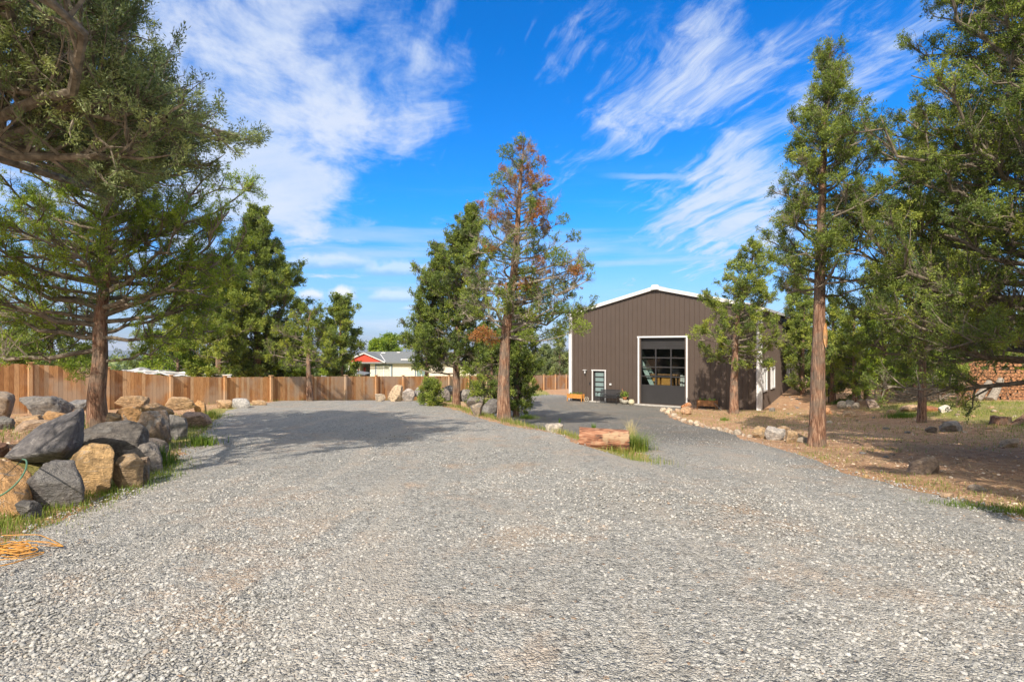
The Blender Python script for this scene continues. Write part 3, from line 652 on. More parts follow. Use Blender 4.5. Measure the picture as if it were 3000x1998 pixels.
def litter(seed, n, fx, fy, fn, L=.05, W=.004):
    rng = np.random.default_rng(seed); x = fx[0] + (fx[1] - fx[0]) * rng.random(n); y = fy[0] + (fy[1] - fy[0]) * rng.random(n); k = fn(x, y) > rng.random(n); x, y = x[k], y[k]; n = len(x)
    an = rng.random(n) * 6.283; l = L * (.4 + rng.random(n) ** 3 * 3); c = np.stack([x, y, G(x, y) + .006], -1); d = np.stack([np.cos(an), np.sin(an), .15 * rng.normal(size=n)], -1) * l[:, None]; s_ = np.stack([-np.sin(an), np.cos(an), 0 * an], -1) * W
    V = np.stack([c - d - s_, c - d + s_, c + d + s_, c + d - s_], 1); V[..., 2] += .008
    a = Acc(); a.add(V.reshape(-1, 3), np.arange(n * 4).reshape(-1, 4), np.repeat(rng.random(n), 4)); return a
MAT['litter'] = leaf_mat('dead_twig_litter', (.10, .06, .035), (.26, .17, .10), (.46, .36, .24), (.6, .5, .36), .0)
L1 = litter(1, 60000, (4, 22), (6, 32), lambda x, y: 1.0 * (on_drive(x, y) < -.25) * np.clip((24 - y) / 14, .2, 1))
L2 = litter(2, 8000, (-9, -4), (4, 12), lambda x, y: .8 * (on_drive(x, y) < .3), .04)
a = Acc()
for q in (L1, L2):
    for v, f, t in zip(q.v, q.f, q.t): a.add(v, f, t)
tag(a.build('twig_litter', MAT['litter']), 'dry twigs and needle litter lying on the dirt', 'litter', kind='stuff')

def clump(px, py, r, h, n, seed, name, label, mat='grass', tint=(.2, .7), wid=.012, lean=.7, cat='plant', at=None, group=None):
    x, y, z = hit(px, py) if at is None else at
    rng = np.random.default_rng(seed); n = int(n * .75); rr_ = r * np.minimum(1.5, np.abs(rng.normal(size=n)) * .55) * (.7 + .6 * rng.random()); an = rng.random(n) * 6.283
    P = np.stack([rr_ * np.cos(an), rr_ * np.sin(an), 0 * an], -1)
    P[:, 2] = (G(x + P[:, 0], y + P[:, 1]) - z) if at is None else 0
    o = blades(P, h, wid, seed, tint, lean).build(name, MAT[mat]); o.location = (x, y, z); tag(o, label, cat, group, 'stuff' if r >= .4 else None); return o
clump(535, 1292, .34, .34, 1500, 1, 'leafy_weed', 'dark green bushy weed clump at the right side of the rock pile', tint=(.0, .45), wid=.022, cat='weed', at=(-6.05, 9.0, gz(-6.05, 9.0)))
clump(590, 1262, .34, .24, 700, 2, 'leafy_weed', 'lighter grass tuft spilling onto the gravel beside the pinkish boulder', tint=(.2, .7), wid=.015, cat='weed', at=(-6.5, 11.3, gz(-6.5, 11.3)))
clump(620, 1225, .3, .32, 500, 3, 'grass_tuft', 'yellow green tuft right of the low pinkish boulder', tint=(.4, .9), cat='grass tuft')
clump(188, 1215, .22, .30, 500, 4, 'leafy_weed', 'green weed between the boulders left of the juniper trunk', tint=(.1, .6), wid=.018, cat='weed', at=(-8.9, 10.8, gz(-8.9, 10.8) - .02))
clump(420, 1180, .35, .30, 700, 5, 'leafy_weed', 'green weed behind the rocks in front of the fence', tint=(.2, .75), wid=.018, cat='weed', at=(-9.4, 13.6, gz(-9.4, 13.6)))
clump(1860, 1322, .34, .42, 1500, 6, 'grass_tuft', 'green grass clump arching over the right end of the red log', tint=(.2, .9), lean=1.3, wid=.008, cat='grass tuft')
clump(1848, 1300, .13, .62, 420, 7, 'plume_grass', 'tall pale feathery grass standing behind the red log end', mat='dry', tint=(.6, 1), lean=.55, wid=.006, cat='grass tuft')
clump(1740, 1285, .05, .42, 130, 8, 'mullein_stalk', 'leafy green stalk standing before the red log', tint=(.1, .6), wid=.035, lean=.35, cat='weed')
clump(1640, 1246, .03, .32, 70, 9, 'weed_stalk', 'single thin weed stalk left of the red log', tint=(.2, .6), wid=.02, lean=.3, cat='weed')
clump(1315, 1178, .30, .38, 600, 10, 'grass_tuft', 'dense green grass tuft before the middle boulders', tint=(.3, .8), cat='grass tuft')
clump(1400, 1196, .4, .34, 700, 11, 'grass_tuft', 'yellow bunch grass on the bank left of the upright trunk', tint=(.5, .98), cat='grass tuft')
clump(1545, 1228, .5, .22, 900, 12, 'grass_tuft', 'green grass patch at the foot of the half dead juniper', tint=(.2, .7), cat='grass tuft')
clump(1560, 1160, .9, .22, 900, 13, 'grass_tuft', 'green patch in the back lot before the far fence', tint=(.2, .7), wid=.02, cat='grass tuft')
clump(2640, 1222, .9, .20, 1800, 14, 'grass_tuft', 'bright green grass patch left of the cracked slab', tint=(.2, .65), wid=.012, cat='grass tuft')
clump(2462, 1182, .7, .24, 1200, 15, 'grass_tuft', 'dark green grass patch by the rock heap', tint=(.1, .5), wid=.014, cat='grass tuft')
clump(2122, 1232, .25, .15, 400, 16, 'grass_tuft', 'small green tuft on the dirt before the planter', tint=(.3, .8), cat='grass tuft')
# ------------------------------------------------------------------ cedar fence
def cedar_mat():
    m, t, b = new_mat('cedar_board'); ti = t.attr('tint'); o = t.obj(); x, y, z = t.sep(o)
    v = t.comb(t.m('MULTIPLY', x, 6.0), t.m('MULTIPLY', y, 6.0), t.m('MULTIPLY', z, .7))
    f = t.noise(v, 6, 5, .65, .8); kn = t.voro(t.comb(x, y, z), 3.4)
    c = t.ramp(ti, [(0, (.30, .15, .065)), (.35, (.46, .24, .10)), (.7, (.58, .33, .15)), (1, (.60, .41, .24))])
    c = t.mix(t.sstep(f, .35, .68, 0.0, .75), c, t.mix(1.0, c, (.58, .50, .44), 'MULTIPLY'))
    c = t.mix(t.sstep(kn, .06, .03, 0.0, .8), c, (.12, .06, .03))
    c = t.mix(t.sstep(t.noise(o, .8, 3, .5), .44, .64, 0.0, .7), c, (.43, .35, .27))
    t.put(b.inputs['Base Color'], c); b.inputs['Roughness'].default_value = .75; b.inputs['Specular IOR Level'].default_value = .25
    t.put(b.inputs['Normal'], t.bump(f, .35, .006)); return m
MAT['cedar'] = cedar_mat()
def build_fence():
    rng = random.Random(4); P0 = np.array([-17.9, 20.0]); st = np.array([1.31, 2.06]); L = float(np.hypot(*st)); d = st / L; nrm = np.array([d[1], -d[0]])
    ks = np.array([-3, -2, -1, 0, 1, 2, 3, 4, 6, 8, 18, 22.0]); zt = np.array([-.2, -.3, -.43, -.61, -.86, -1.28, -1.43, -1.53, -1.72, -1.94, -2.92, -3.3])
    top = lambda k: float(np.interp(k, ks, zt))
    f = thing('cedar_fence', 'long cedar board fence with capped posts running behind the gravel', 'fence', (P0[0], P0[1], gz(*P0)))
    org = np.array([P0[0], P0[1], gz(*P0)])
    rz = math.atan2(d[1], d[0]); R = Matrix.Rotation(rz, 3, 'Z')
    for k in range(-3, 21):
        p = P0 + st * k; q = P0 + st * (k + 1)
        a = Acc(); c = p + nrm * .09; zt_ = top(k) + .02; zb = gz(*c) - .1
        a.box((c[0] - org[0], c[1] - org[1], (zt_ + zb) / 2 - org[2]), (.125, .11, zt_ - zb), R, rng.uniform(.6, .95))
        a.box((c[0] - org[0], c[1] - org[1], zt_ + .018 - org[2]), (.20, .19, .034), R, .9)
        bevel(a.build('post', MAT['cedar'], f), .006)
        a = Acc(); nb = 17
        for i in range(nb):
            s_ = (i + .5) / nb; c = p + (q - p) * s_; zt_ = top(k + s_) - .03 + rng.uniform(-.007, .007); zb = min(gz(*c), zt_ - .5) - .03
            a.box((c[0] - org[0], c[1] - org[1], (zt_ + zb) / 2 - org[2]), (L / nb - .006, .018 + rng.uniform(0, .004), zt_ - zb), R, min(1, max(0, rng.gauss(.55, .33))))
        for hz in (.3, 1.5):      # back rails
            m_ = (p + q) / 2 - nrm * .035
            a.bar((p[0] - nrm[0] * .04 - org[0], p[1] - nrm[1] * .04 - org[1], top(k) - hz - org[2]), (q[0] - nrm[0] * .04 - org[0], q[1] - nrm[1] * .04 - org[1], top(k + 1) - hz - org[2]), .04, .085, .5)
        a.build('board_panel', MAT['cedar'], f)
build_fence()

# ------------------------------------------------------------------ brown metal building
MAT['brown'] = simple('brown_painted_metal', (.088, .066, .054), .42, 0.0, .03, 1.2, spec=.5)
MAT['white'] = simple('white_trim_metal', (.68, .69, .70), .45, var=.03, scale=3)
MAT['roofmetal'] = simple('galvalume_roof', (.62, .64, .66), .35, .6, .05, 2)
MAT['black'] = simple('black_powder_coat', (.022, .023, .026), .45, var=.1)
MAT['doorgrey'] = simple('dark_grey_door', (.036, .035, .037), .42, var=.05, scale=2)
MAT['concrete'] = simple('concrete', (.48, .46, .42), .85, var=.12, scale=5, bump=.3)
MAT['frost'] = simple('frosted_glass', (.20, .285, .29), .28, var=.04, spec=.7)
MAT['inner'] = simple('white_insulation', (.30, .31, .30), .8, var=.06)
MAT['ply'] = simple('orange_wood_panel', (.62, .30, .07), .45, var=.12, scale=3)
MAT['pine'] = simple('stained_pine', (.60, .27, .06), .6, var=.16, scale=7)
MAT['pinedark'] = simple('weathered_stained_wood', (.36, .18, .07), .7, var=.25, scale=5)
MAT['terracotta'] = simple('terracotta', (.52, .22, .10), .8)
MAT['ceramic'] = simple('cream_ceramic', (.66, .60, .42), .35, var=.15, scale=9)
MAT['stoneware'] = simple('speckled_stone_pot', (.42, .40, .33), .7, var=.3, scale=30)
MAT['blind'] = simple('white_blind', (.72, .72, .68), .8)
def glass_mat(name, tintc, gl=.12):
    m = bpy.data.materials.new(name); m.use_nodes = True; t = NT(m.node_tree); t.n.remove(t.n['Principled BSDF']); out = t.n['Material Output']
    tr = t.new('ShaderNodeBsdfTransparent'); tr.inputs[0].default_value = (*tintc, 1); g = t.new('ShaderNodeBsdfGlossy'); g.inputs['Roughness'].default_value = .02
    fr = t.new('ShaderNodeLayerWeight'); fr.inputs[0].default_value = .5; mx = t.new('ShaderNodeMixShader')
    t.put(mx.inputs[0], t.m('ADD', t.m('MULTIPLY', t.m('POWER', fr.outputs['Facing'], 4.0), .8), gl + .035, clamp=True)); t.l.new(tr.outputs[0], mx.inputs[1]); t.l.new(g.outputs[0], mx.inputs[2]); t.l.new(mx.outputs[0], out.inputs[0]); return m
MAT['glass'] = glass_mat('window_glass', (.80, .84, .84), .0)
MAT['glass_dark'] = glass_mat('dark_window_glass', (.35, .40, .42), .10)

BX, BY, BZ = 4.10, 37.70, -3.70; BR = math.atan2(-.566, .824); BW, BL, BE, BA = 12.2, 17.6, 5.92, 7.38
bex = np.array([math.cos(BR), math.sin(BR)]); bey = np.array([-math.sin(BR), math.cos(BR)])
def B(x, y): return BX + bex[0] * x + bey[0] * y, BY + bex[1] * x + bey[1] * y
def ribbed(a, x0, x1, top, openings, put, pitch=.305):
    """vertical ribbed sheet along local x; put(x, out, z) -> 3D point, out = distance proud of the wall"""
    prof = [(0, 0), (.245, 0), (.256, .034), (.292, .034), (.305, 0)]
    n = int(round((x1 - x0) / pitch)); sc = (x1 - x0) / n / pitch
    for i in range(n):
        for (pa, oa), (pb, ob) in zip(prof[:-1], prof[1:]):
            xa, xb = x0 + (i * pitch + pa) * sc, x0 + (i * pitch + pb) * sc; xm = (xa + xb) / 2
            spans = [(0.0, None)]
            for (ox0, ox1, oz0, oz1) in openings:
                if ox0 < xm < ox1: spans = ([(0.0, oz0)] if oz0 > 0 else []) + [(oz1, None)]
            for z0, z1 in spans:
                za, zb = (top(xa), top(xb)) if z1 is None else (z1, z1)
                a.add([put(xa, oa, z0), put(xb, ob, z0), put(xb, ob, zb), put(xa, oa, za)], [(0, 1, 2, 3)])
def frame_box(a, x0, x1, z0, z1, w, y0, y1, bottom=False, ov=0.0):
    a.box((x0 - w / 2, (y0 + y1) / 2, (z0 + z1) / 2), (w, y1 - y0, z1 - z0)); a.box((x1 + w / 2, (y0 + y1) / 2, (z0 + z1) / 2), (w, y1 - y0, z1 - z0))
    a.box(((x0 + x1) / 2, (y0 + y1) / 2, z1 + w / 2), (x1 - x0 + 2 * w + 2 * ov, y1 - y0 + 2 * (.004 if ov else 0), w))
    if bottom: a.box(((x0 + x1) / 2, (y0 + y1) / 2, z0 - w / 2), (x1 - x0 + 2 * w, y1 - y0, w))
def build_shop():
    b = thing('metal_building', 'large brown ribbed metal shop building with white trim and tall glazed garage door', 'building', (BX, BY, BZ), BR)
    roof_z = lambda x: BE + (BA - BE) * (1 - abs(x - BW / 2) / (BW / 2))
    gd = (5.02, 8.02, 0.0, 4.30); ed = (1.72, 2.60, 0.0, 2.10)
    a = Acc(); ribbed(a, 0, BW, roof_z, [gd, ed], lambda x, o, z: (x, -o, z))
    a.box((BW / 2, .12, .05), (BW - .1, .08, .1)); a.build('wall', MAT['brown'], b)
    wins = [(.75, 2.05, 1.12, 2.42), (3.55, 4.85, 1.12, 2.42), (10.2, 11.5, 1.12, 2.42), (12.9, 14.2, 1.12, 2.42)]
    a = Acc(); ribbed(a, 0, BL, lambda x: BE, wins, lambda x, o, z: (BW + o, x, z)); a.build('wall', MAT['brown'], b)
    a = Acc(); ribbed(a, 0, BL, lambda x: BE, [], lambda x, o, z: (-o, x, z)); a.build('wall', MAT['brown'], b)
    a = Acc(); ribbed(a, 0, BW, roof_z, [], lambda x, o, z: (x, BL + o, z)); a.build('wall', MAT['brown'], b)
    a = Acc()      # foundation edge and door slab
    a.box((BW / 2, .0, -.10), (BW + .06, .16, .20)); a.box((BW + .0, BL / 2, -.10), (.16, BL, .2)); a.box((0, BL / 2, -.1), (.16, BL, .2)); a.build('foundation', MAT['concrete'], b)
    a = Acc(); a.box((6.52, -.32, .01), (3.4, .56, .10)); a.build('door_slab', MAT['concrete'], b); a = Acc(); a.box((2.16, -.25, .01), (1.2, .42, .09)); a.build('door_slab', MAT['concrete'], b)
    # roof with ribs and overhang
    a = Acc(); n = 44
    for side in (-1, 1):
        xe = BW / 2 + side * (BW / 2 + .12); ze = BE - .03
        for i in range(n):
            y0 = -.18 + (BL + .36) * i / n; y1 = -.18 + (BL + .36) * (i + 1) / n
            for (q0, h0, q1, h1) in ((0, 0, .85, 0), (.85, 0, .89, .03), (.89, .03, .96, .03), (.96, .03, 1, 0)):
                ya, yb = y0 + (y1 - y0) * q0, y0 + (y1 - y0) * q1
                a.add([(xe, ya, ze + .10 + h0), (BW / 2, ya, BA + .10 + h0), (BW / 2, yb, BA + .10 + h1), (xe, yb, ze + .10 + h1)], [(0, 1, 2, 3)])
    a.build('roof', MAT['roofmetal'], b)
    a = Acc()      # white rake trim in two steps, ridge cap
    for (yo, t, dz, th) in ((-.13, .10, .04, .16), (-.17, .05, .135, .09)):
        for side in (-1, 1):
            xe = BW / 2 + side * (BW / 2 + .14); ze = BE - .03
            p = [(xe, ze + dz), (BW / 2, BA + dz)]
            V = [(p[0][0], yo - t / 2, p[0][1] - th / 2), (p[1][0], yo - t / 2, p[1][1] - th / 2), (p[1][0], yo - t / 2, p[1][1] + th / 2), (p[0][0], yo - t / 2, p[0][1] + th / 2)]
            V += [(x, yo + t / 2, z) for x, _, z in V]
            a.add(V, [(0, 1, 2, 3), (5, 4, 7, 6), (3, 2, 6, 7), (1, 0, 4, 5), (0, 3, 7, 4), (2, 1, 5, 6)])
    a.build('rake_trim', MAT['white'], b)
    a = Acc(); a.box((BW / 2, -.10, BA + .10), (.52, .32, .30), taper=.72); a.box((BW / 2, BL / 2, BA + .16), (.5, BL + .3, .05)); a.build('ridge_cap', MAT['white'], b)
    a = Acc()
    a.box((.02, -.05, BE / 2 - .02), (.22, .11, BE)); a.box((-.05, .10, BE / 2 - .02), (.10, .2, BE)); a.build('corner_trim', MAT['white'], b)
    a = Acc(); a.box((BW - .03, -.05, BE / 2 - .05), (.20, .11, BE)); a.box((BW + .05, .1, BE / 2 - .05), (.10, .2, BE)); a.build('corner_trim', MAT['white'], b)
    a = Acc(); a.box((BW + .05, BL - .08, BE / 2), (.11, .18, BE)); a.build('corner_trim', MAT['white'], b)
    a = Acc()
    for x in (-.16, BW + .16): a.box((x, BL / 2, BE - .02), (.14, BL + .4, .16))
    a.build('gutter', MAT['white'], b)
    a = Acc(); a.box((BW - .10, -.15, BE / 2 - .05), (.11, .08, BE - .1)); a.tube([(BW - .10, -.15, .1), (BW - .1, -.2, .02), (BW - .1, -.38, -.02)], .05, 6); bevel(a.build('downspout', MAT['white'], b), .01)
    # inside: floor, back and side linings, ceiling
    a = Acc(); a.box((BW / 2, BL / 2, -.04), (BW - .3, BL - .3, .1)); a.build('interior_floor', MAT['concrete'], b)
    a = Acc()
    a.box((BW / 2, BL - .2, 2.9), (BW - .4, .05, 5.8)); a.box((.2, BL / 2, 2.9), (.05, BL - .5, 5.8)); a.box((BW / 2, BL / 2, 5.75), (BW - .45, BL - .5, .05)); a.build('interior_lining', MAT['inner'], b)
    # garage door
    g = Acc(); x0, x1, z0, z1 = gd; yd = .22
    g.box(((x0 + x1) / 2, yd, .62), (x1 - x0, .05, 1.24))
    for i in range(12): g.box(((x0 + x1) / 2, yd - .028, .06 + i * .10), (x1 - x0 - .01, .012, .066))
    go = g.build('garage_door', MAT['doorgrey'], b)
    g = Acc(); g.box(((x0 + x1) / 2, yd, (3.62 + z1) / 2), (x1 - x0, .05, z1 - 3.62))
    for i in range(5): g.box(((x0 + x1) / 2, yd - .028, 3.70 + i * .10), (x1 - x0 - .01, .012, .066))
    g.build('upper_panel', MAT['doorgrey'], go)
    f = Acc(); zs = [1.24, 1.835, 2.43, 3.025, 3.62]
    for z in zs: f.box(((x0 + x1) / 2, yd - .01, z), (x1 - x0, .07, .085 if z in (zs[0], zs[-1]) else .075))
    for i in range(4): f.box((x0 + .03 + (x1 - x0 - .06) * i / 3, yd - .008, 2.43), (.085, .062, 2.38))
    f.build('mullion', MAT['doorgrey'], go)
    for r in range(4):
        for c in range(3):
            pa = Acc(); w = (x1 - x0 - .06) / 3; pa.box((x0 + .03 + w * (c + .5), yd + .012, (zs[r] + zs[r + 1]) / 2), (w - .06, .006, .54)); pa.build('pane', MAT['glass'], go)
    a = Acc(); frame_box(a, x0, x1, z0 + .065, z1, .10, -.055, .16, ov=.04); a.build('door_frame', MAT['white'], b)
    a = Acc(); a.box(((x0 + x1) / 2, .17, z1 - .02), (x1 - x0, .2, .03)); a.build('door_head', MAT['black'], b)
    # entry door with five frosted lites
    x0, x1, z0, z1 = ed; d = Acc(); d.box(((x0 + x1) / 2, .12, z1 / 2), (x1 - x0, .045, z1)); do = d.build('entry_door', MAT['doorgrey'], b)
    for i in range(5): pa = Acc(); pa.box(((x0 + x1) / 2 + .0, .094, .50 + i * .335), (.60, .012, .235)); pa.build('pane', MAT['frost'], do)
    h = Acc(); h.tube([(x0 + .07, .09, 1.0), (x0 + .07, .04, 1.0), (x0 + .17, .035, 1.0)], .011, 8); h.build('handle', MAT['black'], do)
    a = Acc(); frame_box(a, x0, x1, z0 - .03, z1, .07, -.05, .13, ov=.03); a.build('door_frame', MAT['white'], b)
    # side windows
    for (q0, q1, w0, w1) in wins:
        w = Acc(); qm, zm = (q0 + q1) / 2, (w0 + w1) / 2
        for q in (q0, q1): w.box((BW + .02, q, zm), (.10, .09, w1 - w0 + .09))
        for z in (w0, w1): w.box((BW + .018, qm, z), (.092, q1 - q0, .09))
        w.box((BW + .0, qm, zm), (.05, .05, w1 - w0)); wo = w.build('window', MAT['white'], b)
        p = Acc(); p.box((BW - .01, qm, zm), (.008, q1 - q0, w1 - w0)); p.build('pane', MAT['glass'], wo)
        p = Acc(); p.box((BW - .10, qm, zm - .06), (.015, q1 - q0 - .04, w1 - w0 - .2)); p.build('blind', MAT['blind'], wo)
    # lamp, keypad, outlet
    l = Acc(); l.box((1.16, -.10, 2.13), (.24, .2, .035)); l.box((1.16, -.04, 2.06), (.10, .05, .14)); l.lathe((1.16, -.12, 1.90), [(0, 0), (.035, .0), (.05, .06), (.05, .15), (0, .15)], 12)
    lo = l.build('wall_lamp', MAT['white'], b); s_ = Acc(); s_.lathe((1.16, -.12, 1.78), [(0, 0), (.03, .01), (.03, .12), (0, .12)], 10); s_.build('sensor', MAT['black'], lo)
    k = Acc(); k.box((1.50, -.04, 1.22), (.07, .04, .17)); k.build('keypad', MAT['black'], b)
    k = Acc(); k.box((3.02, -.05, 1.22), (.14, .07, .12)); bevel(k.build('outlet_box', MAT['white'], b), .01)
build_shop()
# a workbench with orange fronts and leaning boards stand inside, seen through the door
x, y = B(6.0, 2.0); w = thing('workbench', 'workbench with orange wood fronts behind the garage door glass', 'workbench', (x, y, BZ + .01), BR)
a = Acc(); a.box((0, 0, 1.87), (1.9, .8, .08)); a.build('worktop', MAT['pinedark'], w)
for sx in (-.65, .15):
    a = Acc(); a.box((sx + .1, -.2, 1.33), (.68, .35, .62)); a.build('drawer_front', MAT['ply'], w)
for sx in (-.88, .88):
    for sy in (-.33, .33): a = Acc(); a.box((sx, sy, .915), (.09, .09, 1.83)); a.build('leg', MAT['pinedark'], w)
a = Acc(); a.box((0, 0, .95), (1.8, .7, .05)); a.build('shelf', MAT['pinedark'], w)
x, y = B(7.1, 1.9); w = Acc(); w.box((0, 0, .95), (.16, .03, 1.9)); w.box((.14, .05, .92), (.10, .03, 1.84), tint=.2); o = w.build('leaning_boards', MAT['blind']); o.location = (x, y, BZ + .01); o.rotation_euler = (-.10, 0, BR); tag(o, 'pale boards leaning beside the workbench inside the garage', 'board')
x, y = B(5.0, 1.1); w = thing('stair', 'pale green open stair rising inside the left of the garage doorway', 'stair', (x, y, BZ + .01), BR)
MAT['mint'] = simple('pale_green_paint', (.50, .62, .57), .6, var=.05)
a = Acc()
for sy in (0, .8): a.bar((1.0, sy, .1), (-.7, sy, 3.6), .06, .26)
a.build('stringer', MAT['mint'], w); a = Acc()
for i in range(12): t_ = (i + .5) / 12; a.box((1.0 - 1.7 * t_, .4, .1 + 3.5 * t_), (.26, .74, .04))
a.build('tread', MAT['mint'], w)

# ------------------------------------------------------------------ things by the wall
def bench():
    x, y = B(3.18, -.72); w = thing('garden_bench', 'black metal garden bench with a slatted back beside the entry door', 'bench', (x, y, top_z(x, y)), BR); L = 1.36
    a = Acc()
    for i in range(7): a.box((0, -.20 + i * .065, .43), (L - .08, .056, .02))
    a.build('seat', MAT['black'], w); a = Acc()
    for i in range(22): a.bar((-L / 2 + .06 + i * (L - .12) / 21, .22, .50), (-L / 2 + .06 + i * (L - .12) / 21, .32, .86), .042, .012)
    a.bar((-L / 2, .32, .87), (L / 2, .32, .87), .035, .035); a.bar((-L / 2, .215, .48), (L / 2, .215, .48), .03, .03); a.build('backrest', MAT['black'], w)
    for s in (-1, 1):
        X_ = s * L / 2
        a = Acc(); a.tube([(X_, -.27, .66), (X_, -.30, .4), (X_, -.34, 0)], .02, 8); a.build('leg', MAT['black'], w)
        a = Acc(); a.tube([(X_, .33, .88), (X_, .22, .45), (X_, .30, 0)], .02, 8); a.build('leg', MAT['black'], w)
        a = Acc(); a.tube([(X_, .28, .68), (X_, 0, .69), (X_, -.28, .67), (X_, -.31, .63)], .022, 8); a.build('armrest', MAT['black'], w)
    a = Acc(); a.bar((-L / 2, -.24, .41), (L / 2, -.24, .41), .03, .05); a.bar((-L / 2, -.3, .18), (L / 2, -.3, .18), .02, .02); a.build('seat_rail', MAT['black'], w)
bench()
def leaves(n, r, h, seed, sz=.06):
    rng = np.random.default_rng(seed); q = rng.normal(size=(n, 3)); q /= np.linalg.norm(q, axis=1)[:, None]; q = q * (rng.random((n, 1)) ** .5) * np.array([r, r, h / 2]) + [0, 0, h / 2]
    d = rng.normal(size=(n, 3)) + [0, 0, .5]; d /= np.linalg.norm(d, axis=1)[:, None]; s_ = np.cross(d, rng.normal(size=(n, 3))); s_ /= np.linalg.norm(s_, axis=1)[:, None]
    V = np.stack([q, q + d * sz * .5 + s_ * sz * .3, q + d * sz, q + d * sz * .5 - s_ * sz * .3], 1)
    a = Acc(); a.add(V.reshape(-1, 3), np.arange(n * 4).reshape(-1, 4), np.repeat(rng.random(n) * .8, 4)); return a
def planter(lx, ly, W, label, mat, H=.50, plants=True, seed=1):
    x, y = B(lx, ly); z = top_z(x, y); w = thing('planter_box', label, 'planter', (x, y, z), BR)
    a = Acc(); D = .38; zb = H * .42
    for k in range(3): a.box((0, -D / 2, zb + (k + .5) * (H - zb) / 3), (W - .04, .02, (H - zb) / 3 - .006), tint=.3 + .2 * k); a.box((0, D / 2, zb + (k + .5) * (H - zb) / 3), (W - .04, .02, (H - zb) / 3 - .006))
    for s in (-1, 1): a.box((s * (W / 2 - .03), 0, (H + zb) / 2), (.02, D - .03, H - zb - .004))
    a.box((0, 0, zb + .02), (W - .07, D - .04, .02)); a.build('box', mat, w)
    for sx in (-1, 1):
        for sy in (-1, 1): a = Acc(); a.box((sx * W / 2, sy * D / 2, H / 2 + .005), (.05, .05, H + .02)); a.build('leg', mat, w)
    a = Acc(); a.box((0, 0, H - .05), (W - .08, D - .05, .02)); a.build('soil', MAT['soil'], w)
    if plants:
        for i in range(4):
            o = leaves(60, .12, .16, seed + i, .05).build('plant', MAT['leaf_bright'], w); o.location = (-W / 2 + .15 + i * (W - .3) / 3, 0, H - .04)
planter(.72, -.62, 1.08, 'bright orange wooden planter box at the left corner of the building', MAT['pine'], .48)
planter(9.42, -.55, 1.06, 'weathered wooden planter box in the tree shade right of the garage door', MAT['pinedark'], .58, seed=9)
x, y = B(1.50, -.55); w = thing('wagon_wheel', 'small pale spoked wheel leaning between planter and entry door', 'wheel', (x, y, top_z(x, y) + .16), BR)
a = Acc(); th = np.linspace(0, 2 * np.pi, 25); a.tube(np.stack([.15 * np.cos(th), 0 * th, .15 * np.sin(th)], -1), .025, 6); a.build('rim', MAT['stoneware'], w)
a = Acc()
for i in range(8): a.cyl((0, 0, 0), (.15 * math.cos(i * .785), 0, .15 * math.sin(i * .785)), .012, n=6)
a.cyl((0, -.05, 0), (0, .05, 0), .04, n=10); a.build('spoke', MAT['dead'], w); w.rotation_euler = (-.25, 0, BR)
def pot(lx, ly, prof, mat, label, plant=None, lift=0.0, seed=3, flowers=None):
    x, y = B(lx, ly); w = thing('flower_pot', label, 'flower pot', (x, y, top_z(x, y) + lift), BR)
    a = Acc(); a.lathe((0, 0, 0), prof, 22); a.build('pot', mat, w, smooth=True)
    if plant: o = leaves(plant[0], plant[1], plant[2], seed, plant[3]).build('plant', MAT['leaf_bright'], w); o.location = (0, 0, prof[-1][1] - .05)
    if flowers:
        o = leaves(26, plant[1] * 1.1, plant[2], seed + 4, .06).build('flowers', flowers, w); o.location = (0, 0, prof[-1][1] + .08)
MAT['petal'] = simple('coral_petals', (.75, .32, .16), .6)
pot(4.28, -.62, [(0, 0), (.12, 0), (.21, .10), (.24, .20), (.20, .27), (.17, .28), (.15, .24), (0, .24)], MAT['stoneware'], 'round speckled stone pot under a terracotta pot of leafy plants')
pot(4.28, -.62, [(0, 0), (.10, 0), (.14, .17), (.15, .2), (.12, .2), (0, .17)], MAT['terracotta'], 'terracotta pot with large green leaves standing on the round pot', (90, .24, .42, .13), .26)
pot(4.72, -.62, [(0, 0), (.12, 0), (.19, .10), (.20, .20), (.15, .30), (.16, .32), (.13, .31), (0, .2)], MAT['ceramic'], 'cream ceramic jug-shaped pot nearest the garage door')
pot(3.98, -.42, [(0, 0), (.12, 0), (.16, .3), (.17, .34), (.14, .33), (0, .3)], MAT['stoneware'], 'tall pot with coral flowers right behind the bench', (90, .2, .62, .08), seed=12, flowers=MAT['petal'])
# reddish wood chunk on its boulder
x, y, z = hit(2008, 1215); a = Acc()
a.tube([(-.20, .0, -.02), (-.05, .02, .05), (.12, .0, .16), (.22, 0, .22)], [.13, .16, .15, .10], 12); MAT['redwood'] = bark_mat('red_juniper_wood', (.12, .05, .025), (.42, .17, .07), (.66, .33, .16), .6)
o = a.build('wood_chunk', MAT['redwood']); o.location = (x + .15, y + .35, (HY - 1196) / FOC * (y + .35) + .0); tag(o, 'reddish brown wood chunk resting on the tan boulder by the garage door', 'wood')
for i, (a0, b0, lb) in enumerate((((9.9, -.75), (10.5, -1.6), 'thin grey stick leaning from the weathered planter to the dirt on its right'), ((9.0, -.95), (9.9, -1.5), 'thin grey stick lying before the weathered planter'))):
    p = B(*a0); q = B(*b0); a = Acc(); a.tube([(0, 0, .35 if i == 0 else .03), ((q[0] - p[0]) / 2, (q[1] - p[1]) / 2, .2 if i == 0 else .05), (q[0] - p[0], q[1] - p[1], .04)], .02, 6)
    o = a.build('stick', MAT['dead']); o.location = (p[0], p[1], gz(*p)); tag(o, lb, 'stick')

